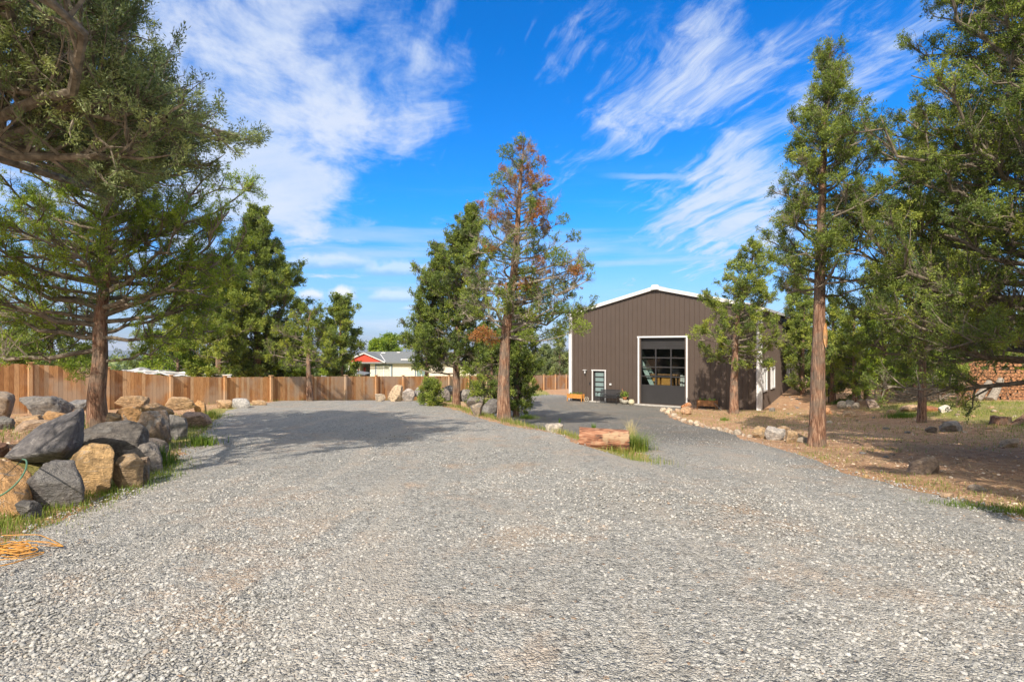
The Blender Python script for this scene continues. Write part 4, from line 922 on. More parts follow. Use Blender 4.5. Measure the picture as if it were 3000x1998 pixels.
# ------------------------------------------------------------------ red log on the bank, stumps, hose, cord
def log_thing():
    x, y, z = hit(1770, 1316); w = thing('juniper_log', 'thick orange red weathered log lying at the nose of the bank', 'log', (x + .02, y + .22, z + .17), math.radians(-14))
    n = 40; m = 60; th = np.arange(n) / n * 2 * np.pi; X_ = np.linspace(-.52, .54, m)
    P = np.stack(np.meshgrid(X_, th, indexing='ij'), -1); r = .235 * (1 + .22 * fbm(np.stack([np.cos(P[..., 1]) * 3.5, np.sin(P[..., 1]) * 3.5, P[..., 0] * .8], -1), 4, 3) + .09 * fbm(np.stack([np.cos(P[..., 1]) * 10, np.sin(P[..., 1]) * 14, P[..., 0] * 2], -1), 3, 5)) * (1 - .1 * P[..., 0])
    V = np.stack([P[..., 0] + .04 * vnoise(np.stack([np.cos(P[..., 1]) * 5, np.sin(P[..., 1]) * 5, 0 * P[..., 0]], -1), 8) * (np.abs(P[..., 0]) > .5), r * np.cos(P[..., 1]), r * np.sin(P[..., 1]) * .95], -1)
    i = np.arange(m - 1)[:, None] * n; j = np.arange(n)[None]; k = (j + 1) % n
    a = Acc(); a.add(V.reshape(-1, 3), np.stack([i + j, i + k, i + n + k, i + n + j], -1).reshape(-1, 4))
    for e, row in ((0, V[0]), (1, V[-1])):
        c = row.mean(0); VV = np.vstack([row, c]); jj = np.arange(n); a.add(VV, np.stack([np.full(n, n), jj, (jj + 1) % n], -1), mi=1)
    MAT['logwood'] = simple('cut_juniper', (.60, .40, .22), .8, var=.2, scale=12)
    m_, t, b_ = new_mat('stripped_log'); o = t.obj(); f = t.noise(t.vm('MULTIPLY', o, (.35, 2.4, 2.4)), 9, 6, .65, .6); g = t.noise(o, 3.0, 4, .6)
    c = t.ramp(f, [(.38, (.07, .035, .025)), (.5, (.28, .12, .065)), (.62, (.46, .26, .16))]); c = t.mix(t.sstep(g, .50, .62, 0, .8), c, (.40, .29, .18))
    t.put(b_.inputs['Base Color'], c); b_.inputs['Roughness'].default_value = .85; t.put(b_.inputs['Normal'], t.bump(f, .8, .03))
    a.build('log_body', [m_, MAT['logwood']], w, smooth=True)
log_thing()
def stump(px, py, ph, r, label, seed, lean=(0, 0), r2=None, Y=None, mat='dead', name='tree_stump', cat='stump'):
    x, y, z = hit(px, py) if Y is None else ((px - CX) / FOC * Y, Y, gz((px - CX) / FOC * Y, Y)); h = ph / FOC * y; a = Acc(); n, m = 28, 24
    th = np.arange(n) / n * 2 * np.pi; T = np.linspace(0, 1, m); P = np.stack(np.meshgrid(T, th, indexing='ij'), -1)
    R = (r + ((r2 or r * .6) - r) * P[..., 0] ** .7) * (1 + .5 * np.exp(-P[..., 0] * 9) * .6 + .16 * fbm(np.stack([np.cos(P[..., 1]) * 2.5, np.sin(P[..., 1]) * 2.5, P[..., 0] * 1.5 + seed], -1), 4, seed))
    V = np.stack([R * np.cos(P[..., 1]) + lean[0] * P[..., 0], R * np.sin(P[..., 1]) + lean[1] * P[..., 0], P[..., 0] * h - .05 + .12 * h * P[..., 0] * vnoise(np.stack([np.cos(P[..., 1]) * 2, np.sin(P[..., 1]) * 2, 0 * P[..., 0]], -1), seed)], -1)
    i = np.arange(m - 1)[:, None] * n; j = np.arange(n)[None]; k = (j + 1) % n
    a.add(V.reshape(-1, 3), np.stack([i + j, i + k, i + n + k, i + n + j], -1).reshape(-1, 4)); c = V[-1].mean(0); jj = np.arange(n)
    a.add(np.vstack([V[-1], c]), np.stack([np.full(n, n), jj, (jj + 1) % n], -1)); o = a.build(name, MAT[mat], smooth=True); o.location = (x, y, z); tag(o, label, cat)
stump(2508, 1172, 88, .26, 'tall weathered grey stump among the background junipers', 3, r2=.13)
stump(2932, 1244, 27, .30, 'low dark stump in the shaded grass at the right edge', 4, r2=.27, mat='bark')
stump(2962, 1246, 46, .16, 'short leaning dead trunk beside the low dark stump', 5, lean=(.9, .1), r2=.10, mat='bark')
stump(2538, 1172, 78, .13, 'reddish topped broken stump behind the pinkish upright boulder', 6, r2=.10, mat='bark')
# rusty slab
x, y, z = hit(2730, 1206); a = Acc(); a.add([(-.35, -.2, .16), (.35, -.16, .18), (.30, .3, .24), (-.28, .3, .22), (-.22, -.12, 0), (.25, -.12, .02), (.2, .2, .04), (-.18, .2, .02)], [(0, 1, 2, 3), (4, 7, 6, 5), (0, 4, 5, 1), (1, 5, 6, 2), (2, 6, 7, 3), (3, 7, 4, 0)])
MAT['rust'] = simple('rusty_iron', (.34, .15, .07), .85, var=.3, scale=9, bump=.4)
o = a.build('rusty_tray', MAT['rust']); o.location = (x, y + .1, z - .02); bevel(o, .02); tag(o, 'rust brown tray lying in the grass by the white curved rock', 'tray')
# green hose over the front boulder
MAT['hose'] = simple('green_hose', (.10, .22, .13), .45, var=.1); MAT['cord'] = simple('orange_cord', (.55, .27, .05), .5, var=.12, scale=20)
a = Acc(); pts = []
for (px, py, Y_) in ((-70, 1470, 5.55), (-30, 1463, 5.5), (10, 1448, 5.5), (40, 1425, 5.52), (62, 1400, 5.56), (76, 1375, 5.64), (79, 1355, 5.8), (76, 1347, 6.0), (66, 1345, 6.25)): pts.append(((px - CX) / FOC * Y_, Y_, (HY - py) / FOC * Y_))
pts = np.array(pts); tt = np.linspace(0, len(pts) - 1, 60); P = np.stack([np.interp(tt, np.arange(len(pts)), pts[:, k]) for k in range(3)], -1)
for _ in range(6): P[1:-1] = (P[:-2] + P[1:-1] * 2 + P[2:]) / 4
a.tube(P - P[0], .0085, 8); o = a.build('garden_hose', MAT['hose'], smooth=True); o.location = tuple(P[0]); tag(o, 'green garden hose draped over the orange-faced boulder', 'hose')
cx_, cy_, cz_ = hit(28, 1632); rng = np.random.default_rng(8); a = Acc()
for k in range(15):
    th = np.linspace(0, 2 * np.pi, 50); r0 = .095 + .04 * rng.random(); e = .40 + .1 * rng.random()
    q = np.stack([(r0 + .02 * np.sin(3 * th + rng.random() * 6)) * np.cos(th) * 1.25 + .05 * rng.normal(), r0 * e * np.sin(th) * 1.3 + .03 * rng.normal() + 0 * th, .015 + .004 * k + .012 * np.sin(2 * th + k)], -1); a.tube(q, .0042, 6, cap=False)
def loose(pp):
    q = np.array([(hit(*v)[0] - cx_, hit(*v)[1] - cy_, hit(*v)[2] - cz_ + .035) for v in pp]); tt = np.linspace(0, len(q) - 1, 50)
    q = np.stack([np.interp(tt, np.arange(len(q)), q[:, k]) for k in range(3)], -1)
    for _ in range(5): q[1:-1] = (q[:-2] + q[1:-1] * 2 + q[2:]) / 4
    a.tube(q, .0042, 6)
loose([(5, 1586), (60, 1584), (115, 1583), (150, 1598), (185, 1618)]); loose([(20, 1612), (80, 1602), (140, 1606), (184, 1619)]); loose([(0, 1660), (60, 1655), (110, 1640), (130, 1636)]); loose([(0, 1678), (40, 1670), (90, 1652), (128, 1640)])
o = a.build('extension_cord', MAT['cord'], smooth=True); o.location = (cx_, cy_, cz_ + .02); tag(o, 'tangled orange and yellow extension cord on the gravel at left', 'cord')

# ------------------------------------------------------------------ firewood, brush, wire fence
def firewood():
    rng = random.Random(2); tpl = []
    MAT['endgrain'] = simple('split_wood_ends', (.43, .21, .10), .8, var=.35, scale=9); MAT['logbark'] = MAT['bark']
    for t in range(4):
        a = Acc(); n = 10; th = np.arange(n) / n * 2 * np.pi; r = .105 * (1 + .25 * np.array([rng.uniform(-1, 1) for _ in range(n)]))
        ring = np.stack([r * np.cos(th), 0 * th, r * np.sin(th)], -1); V = np.vstack([ring + [0, -.2, 0], ring * .96 + [0, .2, 0]]); jj = np.arange(n); kk = (jj + 1) % n
        a.add(V, np.stack([jj, kk, kk + n, jj + n], -1), .5, 0); a.add(np.vstack([ring * .98 + [0, -.203, 0], [(0, -.203, 0)]]), np.stack([jj, kk, np.full(n, n)], -1), .5, 1)
        a.add(np.vstack([ring * .95 + [0, .203, 0], [(0, .203, 0)]]), np.stack([kk, jj, np.full(n, n)], -1), .5, 1); tpl.append(a.mesh('split_log', [MAT['logbark'], MAT['endgrain']]))
    x0, y0, z0 = hit(2828, 1174); Y0 = 30.0
    for row in range(12):
        for c in range(18 - (row // 3)):
            if row > 8 and rng.random() < .3: continue
            X_ = 25.25 + (c + .5 * (row % 2) + .35 * row / 3) * .205 + rng.uniform(-.03, .03); Yl = Y0 - .1 * (c * .2) + rng.uniform(-.04, .04)
            o = bpy.data.objects.new('split_log', tpl[rng.randrange(4)]); COL.objects.link(o); o.location = (X_, Yl, gz(27, Y0) + .10 + row * .183); o.rotation_euler = (0, rng.uniform(0, 6.28), rng.uniform(-.2, .2) - .75); o.scale = (rng.uniform(.7, 1.15), 1, rng.uniform(.7, 1.15))
            tag(o, 'cut reddish end of a split log in the firewood stack at right', 'log', 'split logs in the firewood stack')
    for (pa, pb, lb) in (((2858, 1174), (2898, 1120), 'pale grey log leaning against the firewood stack, the left of two'), ((2902, 1174), (2932, 1112), 'pale grey log leaning against the firewood stack, the right of two')):
        Yp = 28.4; a = Acc(); p = Vector(((pa[0] - CX) / FOC * Yp, Yp, gz((pa[0] - CX) / FOC * Yp, Yp))); q = Vector(((pb[0] - CX) / FOC * (Yp + .9), Yp + .9, (HY - pb[1]) / FOC * (Yp + .9)))
        a.tube([(0, 0, 0), tuple((q - p) * .5 + Vector((.03, 0, 0))), tuple(q - p)], [.22, .18, .15], 12); o = a.build('leaning_log', MAT['dead']); o.location = p; tag(o, lb, 'log')
firewood()
def brush():
    rng = random.Random(9); x, y, z = hit(2745, 1172); a = Acc()
    for i in range(240):
        p = Vector((rng.gauss(0, .85), rng.gauss(0, .5), 0)); hmax = max(.1, 1.0 - abs(p.x) * .55); p.z = rng.uniform(0, hmax); d = Vector((rng.uniform(-1, 1), rng.uniform(-.6, .6), rng.uniform(-.12, .35))).normalized(); L = rng.uniform(.4, 1.3)
        a.tube([tuple(p), tuple(p + d * L * .5 + Vector((0, 0, .06))), tuple(p + d * L)], [.018, .013, .004], 4, cap=False)
    o = a.build('brush_pile', MAT['dead']); o.location = (x, y + .4, z); tag(o, 'heap of bleached grey dead branches below the background junipers', 'brush pile', kind='stuff')
    a = Acc(); x, y, z = hit(2668, 1180)
    for i in range(120):
        p = Vector((rng.gauss(0, .9), rng.gauss(0, .4), rng.uniform(0, .28))); d = Vector((rng.uniform(-1, 1), rng.uniform(-.4, .4), rng.uniform(-.05, .1))).normalized(); a.tube([tuple(p), tuple(p + d * rng.uniform(.3, .9))], [.015, .005], 4, cap=False)
    o = a.build('brush_pile', MAT['twig']); o.location = (x, y + .6, z); tag(o, 'low heap of brown dead twigs left of the bleached branch heap', 'brush pile', kind='stuff')
brush()
def wire_fence():
    Yf = 31.5; w = thing('wire_fence', 'low wire fence with steel posts between the background junipers', 'fence', (18.5, Yf, gz(18.5, Yf)))
    xs_ = [18.5, 21.2, 24.6, 27.5]; zb = lambda x: gz(x, Yf) - gz(18.5, Yf)
    for x in xs_: a = Acc(); a.box((x - 18.5, 0, zb(x) + .6), (.05, .05, 1.3)); a.build('post', MAT['black'], w)
    a = Acc()
    for k in range(7):
        a.tube([(x - 18.5, -.03, zb(x) + .15 + k * .16) for x in xs_], .006, 4, cap=False)
    a.build('wire', MAT['dead'], w)
    a = Acc(); x, y, z = hit(2588, 1168); a.box((0, 0, .5), (.16, .12, 1.15)); o = a.build('wood_post', MAT['pine']); o.location = (x, y, z); tag(o, 'orange wooden post beside a thin juniper trunk', 'post')
wire_fence()

# ------------------------------------------------------------------ neighbour's place beyond the fence
MAT['siding'] = simple('cream_siding', (.78, .72, .62), .6, var=.04); MAT['shingle'] = simple('grey_shingles', (.17, .185, .19), .9, var=.15, scale=14, bump=.3); MAT['red'] = simple('red_paint', (.62, .06, .03), .5, var=.08)
MAT['trimgrey'] = simple('slate_trim', (.14, .20, .24), .6); MAT['curtain'] = simple('pale_curtain', (.55, .56, .50), .8)
def house():
    Yh = 62.0; x0 = -18.7; L = 15.0; z0 = gz(-12, Yh); e = (HY - 1061) / FOC * Yh - z0; rdg = (HY - 1030) / FOC * (Yh + 5) - z0
    b = thing('manufactured_house', 'cream sided single storey house with grey shingle roof beyond the fence', 'house', (x0, Yh, z0))
    a = Acc()
    n = int(e / .2)
    for i in range(n): a.box((L / 2 + 1.2, .0, (i + .5) * e / n), (L - 2.4, .06, e / n - .012), Matrix.Rotation(.05, 3, 'X'))
    a.box((L / 2 + 1.2, .06, e / 2), (L - 2.4, .05, e)); a.box((L, 4, e / 2), (.1, 8, e)); a.box((L / 2, 8, e / 2), (L, .1, e)); a.box((1.15, 1.2, e / 2), (.1, 2.4, e)); a.box((.05, 5.2, e / 2), (.1, 5.6, e)); a.build('wall', MAT['siding'], b)
    a = Acc(); ov = .45
    a.add([(-.2, -ov, e), (L + .3, -ov, e), (L + .3, 5, rdg), (-.2, 5, rdg), (-.2, 10.4, e), (L + .3, 10.4, e)], [(0, 1, 2, 3), (3, 2, 5, 4)])
    a.box((L / 2, -ov, e - .08), (L + .5, .05, .17)); rf = a.build('roof', MAT['shingle'], b)
    gx = 1.9; gw = 2.1; pk = (HY - 1035) / FOC * Yh - z0       # red cross gable over the porch
    a = Acc(); a.add([(gx - gw, -.65, e + .06), (gx + gw, -.65, e + .06), (gx, -.65, pk - .08), (gx - gw, -.60, e + .06), (gx + gw, -.60, e + .06), (gx, -.6, pk - .08)], [(0, 1, 2), (3, 5, 4)]); a.build('gable', MAT['red'], b)
    a = Acc(); a.add([(gx - gw - .3, -.8, e + .02), (gx, -.8, pk + .05), (gx, 5, pk + .05), (gx - gw - .3, 3, e + .02), (gx + gw + .3, -.8, e + .02), (gx + gw + .3, 3, e + .02)], [(0, 1, 2, 3), (1, 4, 5, 2)]); a.build('porch_roof', MAT['shingle'], b)
    a = Acc(); a.bar((gx - gw - .3, -.82, e), (gx, -.82, pk + .02), .05, .10); a.bar((gx, -.82, pk + .02), (gx + gw + .3, -.82, e), .05, .10); a.bar((gx - gw - .3, -.80, e - .02), (gx + gw + .3, -.80, e - .02), .12, .05); a.bar((gx + gw + .2, -.3, e + .1), (gx + 1.0, 2.7, rdg * .5 + e * .5 + .3), .07, .04); a.build('fascia', MAT['white'], b)
    a = Acc()
    for (sx, sy, w_) in ((3.0, 4.0, .5), (4.8, 4.3, .4), (6.6, .6, 1.5)):
        zz = e + (rdg - e) * (sy + ov) / 5.45; a.box((sx, sy, zz + .06), (w_, .5, .12))
    a.build('roof_vent', MAT['white'], rf)
    for (wx0, wx1) in ((3.05, 4.9), (7.6, 9.0)):
        w = Acc(); zt, zb = e - .32, .75; zm = (zt + zb) / 2; xm = (wx0 + wx1) / 2
        for x in (wx0, wx1): w.box((x, -.05, zm), (.13, .10, zt - zb + .2))
        w.box((xm, -.045, zt), (wx1 - wx0, .09, .14)); w.box((xm, -.045, zb), (wx1 - wx0, .09, .14)); wo = w.build('window', MAT['trimgrey'], b)
        f = Acc(); f.box((xm, -.055, zm), (.10, .05, zt - zb - .12)); f.box((wx0 + .12, -.055, zm), (.08, .05, zt - zb - .12)); f.box((wx1 - .12, -.055, zm), (.08, .05, zt - zb - .12)); f.build('frame', MAT['white'], wo)
        c = Acc(); c.box((xm, -.036, zm), (wx1 - wx0 - .1, .01, zt - zb - .1)); c.build('pane', MAT['curtain'] if wx0 < 5 else MAT['frost'], wo)
    a = Acc(); a.box((.95, 1.6, 1.2), (1.0, .05, 2.2)); a.build('door', MAT['red'], b)
    a = Acc()
    for x in (.1, 1.05): a.box((x, -.5, e / 2), (.10, .10, e))
    a.build('porch_post', MAT['white'], b)
    a = Acc(); a.box((.6, .6, .12), (2.4, 2.4, .2)); a.build('porch', MAT['dead'], b)
house()
# tarp covered shed roof
x0, Y0 = -17.0, 29.5
w = thing('tarp_shelter', 'grey and white tarp covered low shelter just beyond the fence', 'shelter', (x0, Y0, gz(x0, Y0)))
MAT['tarp'] = simple('silver_tarp', (.50, .53, .58), .45, var=.35, scale=2.5, bump=.5)
xs2 = np.linspace(-4.4, 1.6, 50); ys2 = np.linspace(0, 2.2, 14); XX, YY = np.meshgrid(xs2, ys2)
zt = (HY - np.interp((XX + x0) / (YY + Y0) * FOC + CX, [300, 420, 520, 640], [1082, 1080, 1090, 1099])) / FOC * (YY + Y0) - gz(x0, Y0)
ZZ = zt + .07 * n2(XX, YY, 2.2, 3) + .05 * np.sin(XX * 5 + YY) - .22 * (YY == 0) * 1.0
a = Acc(); i = np.arange(13)[:, None] * 50; j = np.arange(49)[None]; a.add(np.stack([XX, YY, ZZ], -1).reshape(-1, 3), np.stack([i + j, i + j + 1, i + 51 + j, i + 50 + j], -1).reshape(-1, 4)); a.build('tarp', MAT['tarp'], w, smooth=True)
for px_, py_ in ((-4.3, .1), (-2.3, .1), (-.3, .1), (1.5, .1), (-4.3, 2.1), (1.5, 2.1)):
    a = Acc(); zz = float(np.interp(px_, [-4.4, 1.6], [ZZ[3, 0], ZZ[3, -1]])) - .05; a.box((px_, py_, zz / 2), (.08, .08, zz)); a.build('post', MAT['dead'], w)
a = Acc(); a.bar((-4.4, .05, ZZ[3, 0]), (1.6, .05, ZZ[3, -1] - .02), .06, .04); a.build('pipe', MAT['white'], w)
Y0 = 33; x0 = (740 - CX) / FOC * Y0; a = Acc(); zt_ = (HY - 1069) / FOC * Y0; zb = gz(x0, Y0); a.box((0, 0, (zt_ - zb) / 2), (.13, .13, zt_ - zb)); o = a.build('wood_post', MAT['dead']); o.location = (x0, Y0, zb); tag(o, 'grey upright post behind the fence under the tall conifer', 'post')
x0 = (772 - CX) / FOC * Y0; zc = (HY - 1106) / FOC * Y0; a = Acc(); th = np.linspace(0, 2 * np.pi, 33); a.tube(np.stack([.33 * np.cos(th), 0 * th, .33 * np.sin(th)], -1), .022, 6)
for i in range(10): a.cyl((0, 0, 0), (.33 * math.cos(i * .628), 0, .33 * math.sin(i * .628)), .008, n=4)
a.bar((0, 0, 0), (0, 0, gz(x0, Y0) - zc), .04, .04); o = a.build('old_wheel', MAT['dead']); o.location = (x0, Y0, zc); tag(o, 'pale spoked wheel on a stand peeking over the fence', 'wheel')
# upturned white and red boat
Y0 = 44; x0 = (1000 - CX) / FOC * Y0; zb = gz(x0, Y0); w = thing('boat', 'white and red boat on blocks beyond the fence left of the house', 'boat', (x0, Y0, zb), .1)
a = Acc(); m, n = 14, 12; V = []
for i in range(m):
    t_ = i / (m - 1); hw = .85 * math.sin(math.pi * min(1, t_ * .55 + .42)) * (1 if t_ < .9 else .5); zc = 1.30 - .45 * t_
    for j in range(n): ph = math.pi * j / (n - 1); V.append((-1.6 + 3.4 * t_, hw * math.cos(ph), zc + .55 * math.sin(ph) * (1 - .35 * t_)))
i = np.arange(m - 1)[:, None] * n; j = np.arange(n - 1)[None]; a.add(V, np.stack([i + j, i + j + 1, i + n + j + 1, i + n + j], -1).reshape(-1, 4)); a.build('hull', MAT['white'], w, smooth=True)
V2 = [(v[0] * 1.01, v[1] * 1.03, v[2] * 1.0 + .015) for k_, v in enumerate(V) if k_ // n >= 9]; a = Acc(); mm = 5; i = np.arange(mm - 1)[:, None] * n; a.add(V2[:mm * n], np.stack([i + j, i + j + 1, i + n + j + 1, i + n + j], -1).reshape(-1, 4)); a.build('bow_stripe', MAT['red'], w, smooth=True)
for sx in (-1.1, .9): a = Acc(); a.box((sx, 0, .55), (.2, 1.2, 1.1)); a.build('block', MAT['dead'], w)
a = Acc(); Y0 = 46; x0 = (1040 - CX) / FOC * Y0; zb = gz(x0, Y0); zt_ = (HY - 1088) / FOC * Y0 - zb
a.add([(-.9, 0, zt_), (.9, -.2, zt_ - .25), (.9, 1.8, zt_ - .2), (-.9, 1.8, zt_ + .1), (-.9, 0, zt_ - .06), (.9, -.2, zt_ - .31), (.9, 1.8, zt_ - .26), (-.9, 1.8, zt_ + .04)], [(0, 1, 2, 3), (4, 7, 6, 5), (0, 4, 5, 1), (1, 5, 6, 2), (2, 6, 7, 3), (3, 7, 4, 0)])
for sx in (-.8, .8):
    for sy in (.1, 1.6): a.box((sx, sy, zt_ / 2 - .15), (.08, .08, zt_ - .3))
o = a.build('lean_to', MAT['shingle']); o.location = (x0, Y0, zb); tag(o, 'small grey sloping lean-to roof between boat and house', 'shed')
# ------------------------------------------------------------------ trees
def norm(v): return v / (np.linalg.norm(v, axis=-1, keepdims=True) + 1e-9)
def foliage(acc, P, D, tint, K, L, W, rng, spread=.8, mi=0):
    """K small kite-shaped scale-leaf tips around every spray point"""
    n = len(P)
    if n == 0: return
    d = norm(D[:, None] + spread * rng.normal(size=(n, K, 3))); base = P[:, None] + L * .45 * rng.normal(size=(n, K, 3))
    s = norm(np.cross(d, rng.normal(size=(n, K, 3)))); l = L * (.55 + .7 * rng.random((n, K, 1))); w = W * (.7 + .6 * rng.random((n, K, 1)))
    V = np.stack([base, base + d * l * .45 + s * w, base + d * l, base + d * l * .45 - s * w], 2).reshape(-1, 3)
    t = np.repeat(np.clip(tint[:, None] + .10 * rng.normal(size=(n, K)), 0, .86 if True else 1).reshape(-1), 4)
    t = np.where(np.repeat(np.repeat(tint > .9, K), 4), np.repeat(np.repeat(tint, K), 4), t)
    acc.add(V, np.arange(len(V)).reshape(-1, 4), t, mi)
def trunk_mesh(a, path, rad, seed, n=30, ridges=.10):
    P = np.asarray(path, float); k = np.linspace(0, len(P) - 1, max(12, len(P) * 8)); Q = np.stack([np.interp(k, np.arange(len(P)), P[:, c]) for c in range(3)], -1); R = np.interp(k, np.arange(len(P)), rad)
    for _ in range(4): Q[1:-1] = (Q[:-2] + 2 * Q[1:-1] + Q[2:]) / 4
    th = np.arange(n) * 2 * np.pi / n; C, S_ = np.cos(th), np.sin(th); z = Q[:, 2][:, None] + 0 * th
    f = fbm(np.stack([C[None] * 2.6 + 0 * z, S_[None] * 2.6 + 0 * z, z * .7], -1), 3, seed) * 1.3 + .6 * vnoise(np.stack([C[None] * 7 + 0 * z, S_[None] * 7 + 0 * z, z * 1.6], -1), seed + 3)
    flare = 1 + .32 * np.exp(-(Q[:, 2] - Q[0, 2]) / (3.2 * R[0] + .01))[:, None] * (1 + .35 * np.cos(th * 4 + seed))[None] * .8
    r = R[:, None] * (1 + ridges * f) * flare; m = len(Q)
    V = np.stack([Q[:, 0][:, None] + r * C, Q[:, 1][:, None] + r * S_, z], -1)
    i = np.arange(m - 1)[:, None] * n; j = np.arange(n)[None]; kk = (j + 1) % n
    a.add(V.reshape(-1, 3), np.stack([i + j, i + kk, i + n + kk, i + n + j], -1).reshape(-1, 4))
def tree(name, label, base, H, r0, prof, t0, nl, seed, lean=(0, 0), path=None, q=1.0, leaf='leaf', L=.055, K=7, W=.014, up=.35, droop=0.0, bare=.12, dead=None, dense=1.0, bias=None, group=None, cat='tree', tint0=.45, extra_limbs=(), clusters=None, cut=None, stop=1.0, sub_len=1.0, twig_bare=.0, lowbare=0):
    """prof: (height fraction, crown radius in metres); bias: (azimuth, factor) pushes the crown to one side; cut(p)->keep for a sub-branch end"""
    rng = np.random.default_rng(seed); root = thing(name, label, cat, base, 0, group)
    if path is None:
        tz = np.linspace(0, 1, 9); wob = .035 * H * .35
        path = [(lean[0] * t + wob * math.sin(3.1 * t + seed) * t, lean[1] * t + wob * math.cos(4.3 * t + seed) * t, H * t) for t in tz]
    path = np.array(path, float); path[0, 2] -= .12; zt = path[:, 2]
    def at(t): z = t * H; return np.array([np.interp(z, zt, path[:, 0]), np.interp(z, zt, path[:, 1]), min(z, zt[-1])])
    radf = lambda t: r0 * .84 * (1 - t) ** .8 + .012
    tr = Acc(); trunk_mesh(tr, path, [radf(max(0, z / H)) for z in zt], seed, n=int(14 + 20 * q)); tr.build('trunk', MAT['bark'], root, smooth=True)
    br = Acc(); Ps, Ds, Ts = [], [], []; pt = np.array([p[0] for p in prof]); pr = np.array([p[1] for p in prof])
    limbs = []
    for i in range(nl):
        t = t0 + (stop - .02 - t0) * ((i + rng.random() * .8) / nl) ** .95; az = i * 2.39996 + rng.normal() * .35
        f0 = (t - t0) / (1 - t0); tn_ = math.tan(min(1.25, max(-.6, up * (.2 + 1.5 * f0) - droop * (1 - f0)))) * .75 + .22; R = float(np.interp(t, pt, pr))
        for _ in range(6): R = .5 * R + .5 * float(np.interp(min(1, t + R * tn_ / H), pt, pr))
        R *= .45 + .62 * rng.random() ** .6
        if bias is not None: R *= 1 + bias[1] * math.cos(az - bias[0])
        ft = (t - t0) / (1 - t0); limbs.append((t, az, max(.18, R), ft, None))
    for (t, az, R, *e_) in extra_limbs: limbs.append((t, az, R, max(0, (t - t0) / (1 - t0)), e_[0] if e_ else None))
    for (t, az, R, ft, force) in limbs:
        p0 = at(t); el = up * (.2 + 1.5 * ft) + rng.normal() * .24 - droop * (1 - ft) if force is None else force; ns = 9; s = np.linspace(0, 1, ns)
        hx, hy = math.cos(az), math.sin(az); side = rng.normal() * .18; bow = rng.uniform(.10, .34)
        pos = p0 + np.stack([R * s * hx - side * R * np.sin(s * 3) * hy, R * s * hy + side * R * np.sin(s * 3) * hx, R * (math.tan(min(1.25, max(-.6, el))) * s * .75 + bow * s ** 2.2)], -1)
        pos[1:] += .045 * R * rng.normal(size=(ns - 1, 3)) * s[1:, None]
        rise = pos[-1, 2] - p0[2]; cap = (H - p0[2]) * .92 + .05
        if rise > cap: pos[:, 2] = p0[2] + (pos[:, 2] - p0[2]) * cap / rise
        if cut is not None:      # limbs end where the crown ends
            okk = [cut(*(np.array(base) + q_ + [.38, 0, 0])) for q_ in pos]; last = 0
            while last < ns and okk[last]: last += 1
            if last < 4: continue
            if last < ns: f_ = np.linspace(0, last - 1, ns); pos = np.stack([np.interp(f_, np.arange(ns), pos[:, c]) for c in range(3)], -1)
        lr = min(radf(t) * .5, .010 + R * .015); br.tube(pos, lr * (1 - s * .82) + .003, 7 if q > .6 else 5, cap=False)
        isdead = dead is not None and dead(t, az, rng)
        nsub = int((3 + R * 5.4) * dense * (.75 if q < .5 else 1))
        for k in range(nsub):
            u = rng.random() ** .75 * .86 + .14; p = np.array([np.interp(u, s, pos[:, c]) for c in range(3)])
            tg = norm(pos[min(ns - 1, int(u * 8) + 1)] - pos[int(u * 8) if int(u * 8) < 8 else 7])
            d = norm(tg * .75 + norm(rng.normal(size=3)) * .85 + np.array([0, 0, .30 - droop * .5])); ln = (.14 + .30 * R * (1.15 - u)) * rng.uniform(.6, 1.25) * sub_len
            ln = min(ln, 1.1); v = np.linspace(0, 1, 4)[:, None]; sp = p + d * ln * v + np.array([0, 0, 1]) * (.22 - droop * .4) * ln * v ** 2 + .05 * ln * rng.normal(size=(4, 3)) * v
            if cut is not None and not cut(base[0] + sp[-1, 0], base[1] + sp[-1, 1], base[2] + sp[-1, 2]): continue
            br.tube(sp, np.linspace(lr * .38 + .002, .0025, 4), 4, cap=False)
            nb = rng.random() < (bare + .10 if u > .3 else bare + .35)
            ct = np.clip(tint0 + .22 * rng.normal(), .02, .84); brown = False
            if isdead: nb = rng.random() < .80; brown = rng.random() < .55
            nt = 4 if q < .5 else 5
            for w_ in range(nt + 1):
                uu = rng.uniform(.12, 1.0) if w_ < nt else 1.0; pb = np.array([np.interp(uu, v[:, 0], sp[:, c]) for c in range(3)])
                dd = norm(d * .8 + rng.normal(size=3) * .65 + np.array([0, 0, .35])); tl = rng.uniform(.12, .30) * (.8 + .5 * (L / .055 - 1))
                te = pb + dd * tl; br.tube([pb, (pb + te) / 2 + .02 * rng.normal(size=3), te], [.004, .003, .0015], 3, cap=False)
                if nb or rng.random() < twig_bare:
                    if nb:
                        for _ in range(2):
                            e2 = pb + norm(dd + .8 * rng.normal(size=3)) * tl * 1.2; br.tube([pb, e2], [.003, .0012], 3, cap=False)
                    continue
                m = 4 if q < .5 else 5
                f = rng.random(m)[:, None]; Ps.append(pb + (te - pb) * f * 1.15 + .026 * (L / .055) * rng.normal(size=(m, 3))); Ds.append(np.repeat(dd[None], m, 0)); Ts.append(np.full(m, .96 if brown else ct))
